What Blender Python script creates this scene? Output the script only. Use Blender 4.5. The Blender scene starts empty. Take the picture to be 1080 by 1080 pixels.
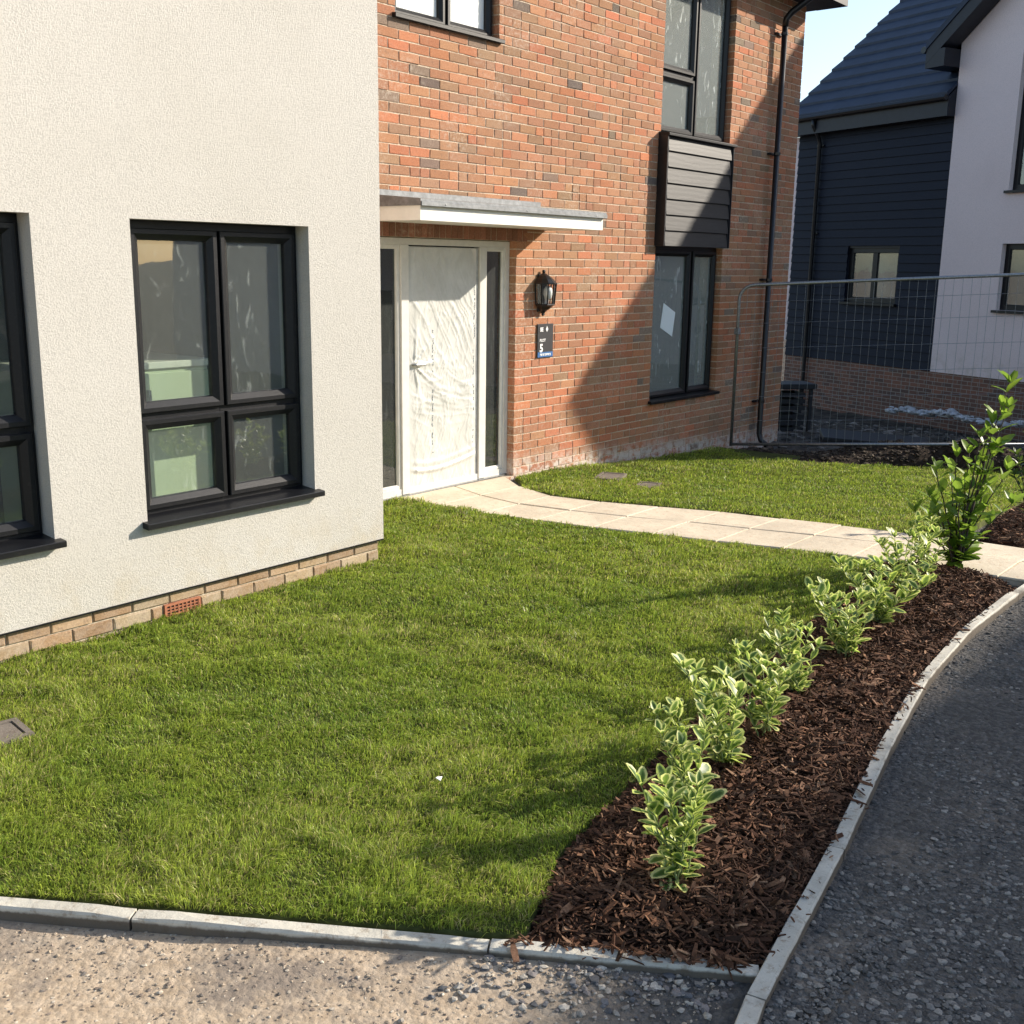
import bpy, bmesh, math, random
import numpy as np
from mathutils import Matrix, Vector

SC = bpy.context.scene
COL = SC.collection
rng = np.random.default_rng(7)
random.seed(7)
R_ = math.radians

# ------------------------------------------------------------------ camera
CAM = np.array([0.0, -6.2412, 1.8963])
F_PX, IMG = 1161.62, 1080.0
pitch, roll, yaw = 0.22178, -0.014426, 0.679398
fw = np.array([math.cos(yaw)*math.cos(pitch), math.sin(yaw)*math.cos(pitch), -math.sin(pitch)])
rt = np.array([math.sin(yaw), -math.cos(yaw), 0.0])
dn = np.cross(fw, rt)
r2 = math.cos(roll)*rt + math.sin(roll)*dn
d2 = -math.sin(roll)*rt + math.cos(roll)*dn
cam = bpy.data.cameras.new('camera')
cam.sensor_width = 36.0
cam.lens = 36.0*F_PX/IMG
cam.clip_end = 3000.0
cam_o = bpy.data.objects.new('camera', cam)
COL.objects.link(cam_o)
cam_o.matrix_world = Matrix(((r2[0], -d2[0], -fw[0], CAM[0]), (r2[1], -d2[1], -fw[1], CAM[1]),
                             (r2[2], -d2[2], -fw[2], CAM[2]), (0, 0, 0, 1)))
SC.camera = cam_o

# ------------------------------------------------------------------ light
SUN_AZ, SUN_EL = 147.0, 25.0            # heading the light travels in (from +X towards +Y), elevation
trav = Vector((math.cos(R_(SUN_AZ))*math.cos(R_(SUN_EL)), math.sin(R_(SUN_AZ))*math.cos(R_(SUN_EL)), -math.sin(R_(SUN_EL))))
world = bpy.data.worlds.new('World')
SC.world = world
world.use_nodes = True
wn = world.node_tree
bg = wn.nodes['Background']
sky = wn.nodes.new('ShaderNodeTexSky')
sky.sky_type = 'NISHITA'
sky.sun_disc = False
sky.sun_elevation = R_(SUN_EL)
# towards the sun: (-trav.x, -trav.y); rotation 0 is +Y, growing clockwise towards +X
sky.sun_rotation = math.atan2(-trav.x, -trav.y)
sky.air_density = 1.0
sky.dust_density = 1.0
sky.ozone_density = 1.0
wn.links.new(sky.outputs['Color'], bg.inputs['Color'])
bg.inputs['Strength'].default_value = 0.122
sl = bpy.data.lights.new('sun', 'SUN')
sl.energy = 4.25
sl.angle = R_(0.6)
sl.color = (1.0, 0.90, 0.76)
so = bpy.data.objects.new('sun', sl)
COL.objects.link(so)
so.rotation_euler = trav.to_track_quat('-Z', 'Y').to_euler()
SC.view_settings.view_transform = 'Standard'
SC.view_settings.look = 'None'
SC.view_settings.gamma = 1.0
SC.view_settings.exposure = 0.96
SC.view_settings.use_curve_mapping = False
SC.cycles.max_bounces = 8
SC.cycles.transparent_max_bounces = 12

# ------------------------------------------------------------------ material helpers
class N:
    def __init__(self, name):
        self.m = bpy.data.materials.new(name)
        self.m.use_nodes = True
        self.t = self.m.node_tree
        self.b = self.t.nodes['Principled BSDF']
        self.out = self.t.nodes['Material Output']
    def n(self, typ, **kw):
        nd = self.t.nodes.new(typ)
        for k, v in kw.items():
            setattr(nd, k, v)
        return nd
    def l(self, a, b):
        self.t.links.new(a, b)
    def coord(self, which='Object', scale=None):
        tc = self.n('ShaderNodeTexCoord')
        o = tc.outputs[which]
        if scale is not None:
            mp = self.n('ShaderNodeMapping')
            mp.inputs['Scale'].default_value = scale
            self.l(o, mp.inputs['Vector'])
            o = mp.outputs['Vector']
        return o
    def pos(self, scale=None):
        g = self.n('ShaderNodeNewGeometry')
        o = g.outputs['Position']
        if scale is not None:
            mp = self.n('ShaderNodeMapping')
            mp.inputs['Scale'].default_value = scale
            self.l(o, mp.inputs['Vector'])
            o = mp.outputs['Vector']
        return o
    def noise(self, vec, scale, detail=4, rough=0.55, dist=0.0):
        nd = self.n('ShaderNodeTexNoise')
        nd.inputs['Scale'].default_value = scale
        nd.inputs['Detail'].default_value = detail
        nd.inputs['Roughness'].default_value = rough
        nd.inputs['Distortion'].default_value = dist
        self.l(vec, nd.inputs['Vector'])
        return nd.outputs['Fac']
    def voro(self, vec, scale, feature='F1', rnd=1.0):
        nd = self.n('ShaderNodeTexVoronoi', feature=feature)
        nd.inputs['Scale'].default_value = scale
        nd.inputs['Randomness'].default_value = rnd
        self.l(vec, nd.inputs['Vector'])
        return nd
    def ramp(self, fac, stops, interp='LINEAR'):
        nd = self.n('ShaderNodeValToRGB')
        cr = nd.color_ramp
        cr.interpolation = interp
        while len(cr.elements) < len(stops):
            cr.elements.new(0.5)
        for e, (p, c) in zip(cr.elements, stops):
            e.position = p
            e.color = tuple(c)+(1.0,) if len(c) == 3 else c
        self.l(fac, nd.inputs['Fac'])
        return nd.outputs['Color']
    def mix(self, fac, a, b, blend='MIX'):
        nd = self.n('ShaderNodeMix', data_type='RGBA', blend_type=blend)
        for s, v in ((0, fac), (6, a), (7, b)):
            if hasattr(v, 'is_output'):
                self.l(v, nd.inputs[s])
            elif s == 0:
                nd.inputs[0].default_value = v
            else:
                nd.inputs[s].default_value = tuple(v)+(1.0,)
        return nd.outputs[2]
    def math(self, op, a, b=0.0, c=None, clamp=False):
        nd = self.n('ShaderNodeMath', operation=op, use_clamp=clamp)
        for i, v in enumerate((a, b, c)):
            if v is None:
                continue
            if hasattr(v, 'is_output'):
                self.l(v, nd.inputs[i])
            else:
                nd.inputs[i].default_value = v
        return nd.outputs[0]
    def maprange(self, v, a, b, c=0.0, d=1.0):
        nd = self.n('ShaderNodeMapRange', interpolation_type='SMOOTHSTEP')
        self.l(v, nd.inputs[0])
        for i, x in enumerate((a, b, c, d)):
            nd.inputs[i+1].default_value = x
        return nd.outputs[0]
    def attr(self, name):
        return self.n('ShaderNodeAttribute', attribute_name=name)
    def bump(self, height, strength=0.3, dist=0.01):
        nd = self.n('ShaderNodeBump')
        nd.inputs['Strength'].default_value = strength
        nd.inputs['Distance'].default_value = dist
        self.l(height, nd.inputs['Height'])
        self.l(nd.outputs['Normal'], self.b.inputs['Normal'])
        return nd
    def set(self, base=None, rough=None, metal=None, spec=None):
        i = self.b.inputs
        if base is not None:
            if hasattr(base, 'is_output'):
                self.l(base, i['Base Color'])
            else:
                i['Base Color'].default_value = tuple(base)+(1.0,)
        if rough is not None:
            if hasattr(rough, 'is_output'):
                self.l(rough, i['Roughness'])
            else:
                i['Roughness'].default_value = rough
        if metal is not None:
            i['Metallic'].default_value = metal
        if spec is not None:
            i['Specular IOR Level'].default_value = spec

M = {}

def m_render(name, base, dark, grain=360.0, bstr=0.8):
    a = N(name)
    p = a.pos()
    big = a.noise(p, 0.9, 5, 0.6)
    st = a.noise(a.pos((1.2, 1.2, 0.35)), 2.0, 5, 0.65)
    c = a.mix(a.maprange(big, 0.35, 0.75), base, dark)
    c = a.mix(a.math('MULTIPLY', a.maprange(st, 0.5, 0.8), 0.25), c, tuple(x*0.86 for x in base))
    gr = a.noise(p, grain*0.35, 3, 0.7)
    c = a.mix(a.math('MULTIPLY', a.maprange(gr, 0.36, 0.56, 1.0, 0.0), 0.45), c, tuple(x*0.66 for x in base))
    # splash-back dirt in the lowest half metre
    sep = a.n('ShaderNodeSeparateXYZ'); a.l(p, sep.inputs[0])
    low = a.maprange(sep.outputs['Z'], 0.15, 0.55, 1.0, 0.0)
    dn_ = a.math('MULTIPLY', low, a.maprange(a.noise(p, 6.0, 5, 0.65), 0.4, 0.75))
    c = a.mix(a.math('MULTIPLY', dn_, 0.45), c, (0.46, 0.38, 0.25))
    a.set(c, 0.92, spec=0.2)
    hgt = a.math('ADD', a.noise(p, grain*0.35, 3, 0.7), a.math('MULTIPLY', a.noise(p, grain*0.9, 2, 0.5), 0.4))
    a.bump(hgt, bstr, 0.006)
    return a.m
M['render'] = m_render('cream_render', (0.575, 0.55, 0.505), (0.535, 0.51, 0.46))
M['render_grey'] = m_render('white_render', (0.89, 0.74, 0.71), (0.85, 0.70, 0.67), 250, 0.3)

def m_brick(name, bloom=0.5, lime=0.75):
    a = N(name)
    p = a.pos()
    col = a.attr('Col').outputs['Color']
    fine = a.noise(p, 90.0, 4, 0.7)
    c = a.mix(a.maprange(fine, 0.3, 0.75), a.mix(0.26, col, (0.05, 0.03, 0.02)), a.mix(0.12, col, (0.75, 0.6, 0.45)))
    blot = a.noise(p, 28.0, 3, 0.6)
    c = a.mix(a.math('MULTIPLY', a.maprange(blot, 0.55, 0.72), 0.45), c, (0.16, 0.10, 0.07))
    sm = a.math('MULTIPLY', a.maprange(a.noise(p, 1.1, 4, 0.6), 0.46, 0.66), a.maprange(a.noise(p, 34.0, 4, 0.7), 0.45, 0.68))
    c = a.mix(a.math('MULTIPLY', sm, bloom), c, (0.62, 0.54, 0.45))
    # lime bloom near the ground
    sep = a.n('ShaderNodeSeparateXYZ'); a.l(p, sep.inputs[0])
    zz = a.math('ADD', sep.outputs['Z'], a.math('MULTIPLY', a.math('MAXIMUM', a.math('SUBTRACT', sep.outputs['X'], 7.6), 0.0), 0.05))
    low = a.maprange(zz, 0.04, 0.24, 1.0, 0.0)
    lm = a.math('MULTIPLY', low, a.maprange(a.noise(p, 11.0, 5, 0.7), 0.38, 0.58))
    c = a.mix(a.math('MULTIPLY', lm, lime), c, (0.66, 0.62, 0.56))
    a.set(c, 0.9, spec=0.25)
    a.bump(a.math('ADD', fine, a.math('MULTIPLY', blot, 0.6)), 0.5, 0.004)
    return a.m
M['brick'] = m_brick('orange_brick', 0.5)
M['brick_tan'] = m_brick('tan_brick', 0.25, 0.12)

def m_simple(name, base, rough=0.5, metal=0.0, spec=0.5, nscale=None, namp=0.25, bump=None, bdist=0.002):
    a = N(name)
    c = base
    if nscale:
        f = a.noise(a.pos(), nscale, 5, 0.65)
        c = a.mix(a.maprange(f, 0.3, 0.75), tuple(x*(1-namp) for x in base), tuple(min(1, x*(1+namp)) for x in base))
        if bump:
            a.bump(f, bump, bdist)
    a.set(c, rough, metal, spec)
    return a.m
M['mortar'] = m_simple('mortar', (0.58, 0.48, 0.37), 0.95, spec=0.1, nscale=60, namp=0.3, bump=0.6, bdist=0.006)
M['mortar_tan'] = m_simple('plinth_mortar', (0.48, 0.41, 0.31), 0.95, spec=0.1, nscale=50, namp=0.3, bump=0.5, bdist=0.006)

def m_upvc():
    a = N('anthracite_frame')
    w = a.noise(a.pos((14, 14, 240)), 1.0, 3, 0.6)
    w2 = a.noise(a.pos((240, 14, 14)), 1.0, 3, 0.6)
    dust = a.noise(a.pos(), 40, 5, 0.7)
    c = a.mix(a.math('MULTIPLY', a.maprange(dust, 0.5, 0.8), 0.3), (0.006, 0.0065, 0.0085), (0.045, 0.043, 0.039))
    a.set(c, 0.40, spec=0.36)
    a.bump(a.math('ADD', w, w2), 0.25, 0.0012)
    return a.m
M['upvc'] = m_upvc()
M['white_upvc'] = m_simple('white_frame', (0.68, 0.66, 0.61), 0.4, nscale=14, namp=0.06)
M['fascia'] = m_simple('white_fascia', (0.82, 0.80, 0.74), 0.45, nscale=8, namp=0.05)
M['lead'] = m_simple('grey_flashing', (0.20, 0.21, 0.22), 0.5, 0.4, nscale=25, namp=0.25, bump=0.2)
M['black'] = m_simple('black_plastic', (0.012, 0.012, 0.014), 0.35, nscale=30, namp=0.3)
M['lantern'] = m_simple('black_metal', (0.012, 0.012, 0.012), 0.32, 0.3, nscale=60, namp=0.3)
M['galv'] = m_simple('galvanised_steel', (0.30, 0.31, 0.32), 0.45, 0.8, nscale=50, namp=0.25)
M['navy_trim'] = m_simple('dark_trim', (0.008, 0.010, 0.018), 0.5, nscale=10, namp=0.25)
M['sign'] = m_simple('charcoal_sign', (0.03, 0.03, 0.034), 0.45, nscale=40, namp=0.15)
M['sign_blue'] = m_simple('blue_sign', (0.03, 0.13, 0.34), 0.45)
M['white_paint'] = m_simple('white_paint', (0.8, 0.8, 0.8), 0.5)
M['paper'] = m_simple('white_paper', (0.72, 0.78, 0.8), 0.7)
M['room'] = m_simple('plaster', (0.30, 0.29, 0.28), 0.9, nscale=3, namp=0.08)
M['room_floor'] = m_simple('screed_floor', (0.30, 0.27, 0.23), 0.8, nscale=4, namp=0.2)
M['cabinet'] = m_simple('cabinet_green', (0.50, 0.55, 0.40), 0.5)
M['terracotta'] = m_simple('terracotta', (0.38, 0.145, 0.075), 0.85, nscale=60, namp=0.2)
M['dark_void'] = m_simple('dark_void', (0.02, 0.02, 0.02), 0.9)
M['black_slab'] = m_simple('dark_board', (0.018, 0.018, 0.02), 0.6, nscale=30, namp=0.4)

def m_clad(name, base, spec=0.45, rough=0.5):
    a = N(name)
    p = a.pos((0.7, 3.0, 9.0))
    w = a.noise(p, 6.0, 6, 0.7, 1.2)
    wv = a.n('ShaderNodeTexWave', wave_type='RINGS')
    wv.inputs['Scale'].default_value = 1.6
    wv.inputs['Distortion'].default_value = 9.0
    wv.inputs['Detail'].default_value = 3
    a.l(a.pos((0.8, 1.0, 4.0)), wv.inputs['Vector'])
    c = a.mix(a.maprange(w, 0.3, 0.7), tuple(x*0.75 for x in base), tuple(x*1.3 for x in base))
    a.set(c, rough, spec=spec)
    a.bump(a.math('ADD', w, a.math('MULTIPLY', wv.outputs['Fac'], 0.35)), 0.16, 0.003)
    return a.m
M['clad'] = m_clad('charcoal_cladding', (0.022, 0.022, 0.024), 0.35, 0.5)
M['navy_clad'] = m_clad('navy_cladding', (0.0055, 0.0090, 0.0215), 0.25, 0.6)

def m_tile():
    a = N('slate_grey_tile')
    p = a.pos()
    c = a.mix(a.maprange(a.noise(p, 2.5, 5, 0.6), 0.3, 0.7), (0.010, 0.019, 0.040), (0.019, 0.031, 0.060))
    a.set(c, 0.55, spec=0.4)
    a.bump(a.noise(p, 40, 4, 0.6), 0.3, 0.004)
    return a.m
M['tile'] = m_tile()

def m_glass(name, film=0.12, tint=(0.78, 0.84, 0.80), streak=(60, 60, 5), refl=1.6):
    a = N(name)
    t = a.t
    tr = a.n('ShaderNodeBsdfTransparent'); tr.inputs[0].default_value = tuple(tint)+(1,)
    gl = a.n('ShaderNodeBsdfGlossy'); gl.inputs['Roughness'].default_value = 0.015
    gl.inputs[0].default_value = (0.95, 0.97, 0.97, 1)
    fr = a.n('ShaderNodeFresnel'); fr.inputs['IOR'].default_value = 1.5
    geo = a.n('ShaderNodeNewGeometry')     # the sheet is a slab: reflect at its outer face only
    ff = a.math('MULTIPLY', a.math('MULTIPLY', fr.outputs[0], refl, clamp=True), a.math('SUBTRACT', 1.0, geo.outputs['Backfacing']))
    wob = a.n('ShaderNodeBump'); wob.inputs['Strength'].default_value = 0.04; wob.inputs['Distance'].default_value = 0.02
    a.l(a.noise(a.pos(), 3.0, 2, 0.5), wob.inputs['Height'])
    a.l(wob.outputs[0], gl.inputs['Normal'])
    m1 = a.n('ShaderNodeMixShader'); a.l(ff, m1.inputs[0]); a.l(tr.outputs[0], m1.inputs[1]); a.l(gl.outputs[0], m1.inputs[2])
    df = a.n('ShaderNodeBsdfPrincipled'); df.inputs['Base Color'].default_value = (0.80, 0.84, 0.82, 1); df.inputs['Roughness'].default_value = 0.3
    # protective film: long creases and a faint milky haze
    p = a.pos(streak)
    s1 = a.maprange(a.noise(p, 0.55, 3, 0.55, 1.6), 0.60, 0.72)
    p2 = a.pos((18, 18, 9))
    s2 = a.maprange(a.noise(p2, 0.7, 4, 0.6, 2.5), 0.62, 0.80)
    dots = a.maprange(a.voro(a.pos(), 38.0).outputs['Distance'], 0.05, 0.11, 1.0, 0.0)
    dots = a.math('MULTIPLY', dots, a.maprange(a.noise(a.pos(), 4.0, 2), 0.55, 0.7))
    hz = a.math('ADD', a.math('ADD', a.math('MULTIPLY', s1, 0.9), a.math('MULTIPLY', s2, 1.0)), a.math('MULTIPLY', dots, 1.6))
    hz = a.math('MULTIPLY', a.math('ADD', hz, 0.55), film, clamp=True)
    bp = a.n('ShaderNodeBump'); bp.inputs['Strength'].default_value = 0.5; bp.inputs['Distance'].default_value = 0.01
    a.l(a.noise(p, 0.55, 3, 0.55, 1.6), bp.inputs['Height']); a.l(bp.outputs[0], df.inputs['Normal'])
    m2 = a.n('ShaderNodeMixShader'); a.l(hz, m2.inputs[0]); a.l(m1.outputs[0], m2.inputs[1]); a.l(df.outputs[0], m2.inputs[2])
    a.l(m2.outputs[0], a.out.inputs['Surface'])
    return a.m
M['glass'] = m_glass('window_glass', 0.075, tint=(0.90, 0.95, 0.91), refl=2.8, streak=(26, 26, 9))
M['glass_film'] = m_glass('filmed_glass', 0.26, tint=(0.80, 0.86, 0.82), streak=(22, 22, 7))
M['glass_door'] = m_glass('frosted_side_glass', 0.07, tint=(0.40, 0.46, 0.45))
M['glass_sky'] = m_glass('sky_white_film_glass', 1.6)  # film whitened to paint in the sky reflected by the upper panes
M['glass_lamp'] = m_glass('lantern_glass', 0.05, tint=(0.92, 0.94, 0.93))

def m_film():
    a = N('protective_film')
    p = a.pos()
    c = a.mix(a.maprange(a.noise(p, 5, 4, 0.6), 0.35, 0.7), (0.55, 0.55, 0.52), (0.64, 0.64, 0.61))
    a.set(c, 0.28, spec=0.55)
    a.b.inputs['Coat Weight'].default_value = 0.25
    a.bump(a.noise(a.pos((9, 9, 5)), 3.0, 5, 0.6, 1.5), 0.25, 0.012)
    return a.m
M['film'] = m_film()

def m_ground():
    a = N('gravel_ground')
    p = a.pos()
    sep = a.n('ShaderNodeSeparateXYZ'); a.l(p, sep.inputs[0])
    # dusty tan hardstanding on the near side, dark crushed stone beyond the kerb corner
    n1 = a.noise(p, 1.3, 5, 0.6)
    side = a.math('SUBTRACT', a.math('MULTIPLY', a.math('ADD', sep.outputs['Y'], 4.72), 1.0), a.math('MULTIPLY', a.math('SUBTRACT', sep.outputs['X'], 2.2), 0.35))
    tan = a.maprange(a.math('ADD', side, a.math('MULTIPLY', a.math('SUBTRACT', n1, 0.5), 0.9)), -0.18, 0.16)
    far = a.maprange(sep.outputs['X'], 2.6, 3.2, 1.0, 0.0)
    tan = a.math('MULTIPLY', tan, far)
    patch = a.maprange(a.noise(p, 2.4, 5, 0.65), 0.50, 0.68)
    tan = a.math('MAXIMUM', tan, a.math('MULTIPLY', patch, 0.22))
    v = a.voro(p, 48.0)
    v2 = a.voro(p, 110.0)
    grey = a.mix(v.outputs['Color'], (0.09, 0.084, 0.076), (0.21, 0.196, 0.178))
    grey = a.mix(a.maprange(a.noise(p, 60, 4, 0.7), 0.4, 0.7), grey, (0.085, 0.084, 0.084))
    tc = a.mix(a.maprange(a.noise(p, 22, 6, 0.75), 0.3, 0.7), (0.36, 0.275, 0.19), (0.56, 0.45, 0.33))
    tc = a.mix(a.math('MULTIPLY', a.maprange(a.noise(p, 2.6, 6, 0.75), 0.47, 0.66), 0.75), tc, (0.20, 0.17, 0.145))
    tc = a.mix(a.math('MULTIPLY', a.maprange(a.noise(p, 120, 3, 0.7), 0.55, 0.7), 0.5), tc, (0.16, 0.13, 0.11))
    c = a.mix(tan, grey, tc)
    dust = a.math('MULTIPLY', a.maprange(a.noise(p, 0.9, 5, 0.65), 0.46, 0.62), a.maprange(sep.outputs['X'], 2.6, 4.6, 1.0, 0.25))
    c = a.mix(a.math('MULTIPLY', dust, 0.5), c, (0.27, 0.245, 0.215))
    # building-site dirt behind the fence
    dirt = a.maprange(sep.outputs['X'], 10.0, 12.0)
    dc = a.mix(a.maprange(a.noise(p, 3.0, 6, 0.7), 0.35, 0.7), (0.055, 0.045, 0.038), (0.15, 0.125, 0.10))
    c = a.mix(dirt, c, dc)
    a.set(c, 0.95, spec=0.15)
    hgt = a.math('ADD', a.math('MULTIPLY', v.outputs['Distance'], -1.0), a.math('MULTIPLY', a.noise(p, 70, 5, 0.7), 1.2))
    bn = a.bump(hgt, 0.8, 0.02)
    a.l(a.math('SUBTRACT', 0.85, a.math('MULTIPLY', tan, 0.55)), bn.inputs['Strength'])
    return a.m
M['ground'] = m_ground()

def m_attr(name, rough=0.9, spec=0.2, trans=0.0, nscale=None, namp=0.3, bump=0.0):
    a = N(name)
    c = a.attr('Col').outputs['Color']
    if nscale:
        f = a.noise(a.pos(), nscale, 4, 0.65)
        c = a.mix(a.maprange(f, 0.3, 0.75), a.mix(namp, c, (0, 0, 0)), a.mix(namp, c, (1, 1, 1), 'SOFT_LIGHT'))
        if bump:
            a.bump(f, bump, 0.003)
    a.set(c, rough, spec=spec)
    if trans:
        tl = a.n('ShaderNodeBsdfTranslucent'); a.l(c, tl.inputs['Color'])
        mx = a.n('ShaderNodeMixShader'); mx.inputs[0].default_value = trans
        a.l(a.b.outputs[0], mx.inputs[1]); a.l(tl.outputs[0], mx.inputs[2])
        a.l(mx.outputs[0], a.out.inputs['Surface'])
    return a.m
M['grass'] = m_attr('grass_blades', 0.45, 0.4, trans=0.45)
M['chips'] = m_attr('bark_chips', 0.85, 0.2, nscale=120, namp=0.35, bump=0.3)
M['stones'] = m_attr('loose_stones', 0.9, 0.25, nscale=160, namp=0.25)
M['turf_soil'] = m_simple('turf_soil', (0.075, 0.085, 0.026), 0.95, spec=0.1, nscale=14, namp=0.4)
M['mulch_base'] = m_simple('mulch_base', (0.035, 0.018, 0.011), 0.95, spec=0.1, nscale=70, namp=0.5, bump=0.9, bdist=0.02)
M['soil'] = m_simple('dark_soil', (0.040, 0.029, 0.021), 0.97, spec=0.1, nscale=14, namp=0.5, bump=0.9, bdist=0.04)

def m_concrete(name, base, dirt, s=1.0, sides=False):
    a = N(name)
    p = a.pos()
    c = a.mix(a.maprange(a.noise(p, 3.0*s, 6, 0.7), 0.35, 0.68), base, tuple(x*0.78 for x in base))
    c = a.mix(a.math('MULTIPLY', a.maprange(a.noise(p, 26*s, 5, 0.75), 0.52, 0.66), 0.65), c, dirt)
    c = a.mix(a.math('MULTIPLY', a.maprange(a.noise(p, 150*s, 3, 0.7), 0.5, 0.7), 0.3), c, tuple(x*0.6 for x in base))
    if sides:      # soil on the sides, darkened further for the shade they lie in
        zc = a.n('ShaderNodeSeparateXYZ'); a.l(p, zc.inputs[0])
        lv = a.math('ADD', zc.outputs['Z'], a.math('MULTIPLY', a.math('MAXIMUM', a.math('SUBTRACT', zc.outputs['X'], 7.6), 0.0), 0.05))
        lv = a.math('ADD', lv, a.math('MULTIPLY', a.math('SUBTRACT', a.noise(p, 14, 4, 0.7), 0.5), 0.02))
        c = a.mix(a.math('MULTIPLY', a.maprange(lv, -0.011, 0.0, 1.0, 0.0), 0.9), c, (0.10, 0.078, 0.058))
    a.set(c, 0.92, spec=0.2)
    a.bump(a.math('ADD', a.noise(p, 60*s, 5, 0.7), a.noise(p, 12*s, 4, 0.6)), 0.45, 0.006)
    return a.m
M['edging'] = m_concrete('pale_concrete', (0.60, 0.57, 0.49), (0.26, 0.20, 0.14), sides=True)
M['slab'] = m_concrete('buff_paving', (0.70, 0.61, 0.47), (0.50, 0.37, 0.25), 0.8)
M['cover'] = m_concrete('grey_cover', (0.21, 0.18, 0.15), (0.12, 0.09, 0.07))
M['rubble'] = m_concrete('white_rubble', (0.62, 0.62, 0.62), (0.4, 0.38, 0.36))

def m_leaf(name, mid, mid2, rim_col, rim2, variegated=True, trans=0.35):
    a = N(name)
    rim = a.attr('rim').outputs['Fac']
    oi = a.n('ShaderNodeObjectInfo')
    rnd = oi.outputs['Random']
    g = a.mix(rnd, mid, mid2)
    if variegated:
        wob = a.noise(a.coord('Object'), 60.0, 3, 0.6)
        e = a.math('ADD', rim, a.math('MULTIPLY', a.math('SUBTRACT', wob, 0.5), 0.55))
        r = a.mix(a.math('FRACT', a.math('MULTIPLY', rnd, 7.13)), rim_col, rim2)
        pale = a.mix(a.maprange(e, 0.25, 0.45), g, tuple(0.5*(x+y) for x, y in zip(mid2, (0.20, 0.30, 0.12))))
        c = a.mix(a.maprange(e, 0.52, 0.64), pale, r)
    else:
        rib = a.maprange(rim, 0.0, 0.12, 0.35, 0.0)
        c = a.mix(rib, g, rim_col)
    a.set(c, 0.42, spec=0.4)
    tl = a.n('ShaderNodeBsdfTranslucent')
    a.l(a.mix(0.25, c, (0.55, 0.75, 0.10)), tl.inputs['Color'])
    mx = a.n('ShaderNodeMixShader'); mx.inputs[0].default_value = trans
    a.l(a.b.outputs[0], mx.inputs[1]); a.l(tl.outputs[0], mx.inputs[2])
    a.l(mx.outputs[0], a.out.inputs['Surface'])
    return a.m
M['leaf_var'] = m_leaf('variegated_leaf', (0.04, 0.105, 0.028), (0.11, 0.20, 0.045), (0.80, 0.78, 0.36), (0.62, 0.72, 0.16), True, 0.45)
M['leaf_green'] = m_leaf('laurel_leaf', (0.075, 0.165, 0.024), (0.21, 0.33, 0.035), (0.24, 0.32, 0.08), (0.2, 0.3, 0.05), False, 0.52)
M['leaf_dark'] = m_leaf('dark_leaf', (0.020, 0.055, 0.018), (0.035, 0.085, 0.024), (0.1, 0.15, 0.05), (0.1, 0.15, 0.05), False, 0.3)
M['stem_green'] = m_simple('green_stem', (0.22, 0.27, 0.10), 0.7, nscale=80, namp=0.3)
M['stem_brown'] = m_simple('brown_stem', (0.07, 0.05, 0.035), 0.8, nscale=60, namp=0.3)

def m_far_brick():
    a = N('far_brickwork')
    tc = a.coord('Object')
    mp = a.n('ShaderNodeMapping'); mp.inputs['Rotation'].default_value = (R_(90), 0, 0)
    a.l(tc, mp.inputs['Vector'])
    br = a.n('ShaderNodeTexBrick')
    br.inputs['Scale'].default_value = 1.0
    br.inputs['Brick Width'].default_value = 0.225
    br.inputs['Row Height'].default_value = 0.075
    br.inputs['Mortar Size'].default_value = 0.006
    br.inputs['Color1'].default_value = (0.26, 0.12, 0.08, 1)
    br.inputs['Color2'].default_value = (0.13, 0.085, 0.07, 1)
    br.inputs['Mortar'].default_value = (0.33, 0.28, 0.23, 1)
    a.l(mp.outputs[0], br.inputs['Vector'])
    a.set(br.outputs['Color'], 0.9, spec=0.2)
    a.bump(br.outputs['Fac'], -0.4, 0.006)
    return a.m
M['far_brick'] = m_far_brick()

# ------------------------------------------------------------------ object helpers
def link(o):
    COL.objects.link(o)
    return o

def empty(name, loc=(0, 0, 0), rotz=0.0):
    o = bpy.data.objects.new(name, None)
    o.empty_display_size = 0.2
    o.location = loc
    o.rotation_euler = (0, 0, rotz)
    return link(o)

def tag(o, label=None, cat=None, group=None, kind=None):
    if label: o['label'] = label
    if cat: o['category'] = cat
    if group: o['group'] = group
    if kind: o['kind'] = kind
    return o

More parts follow.
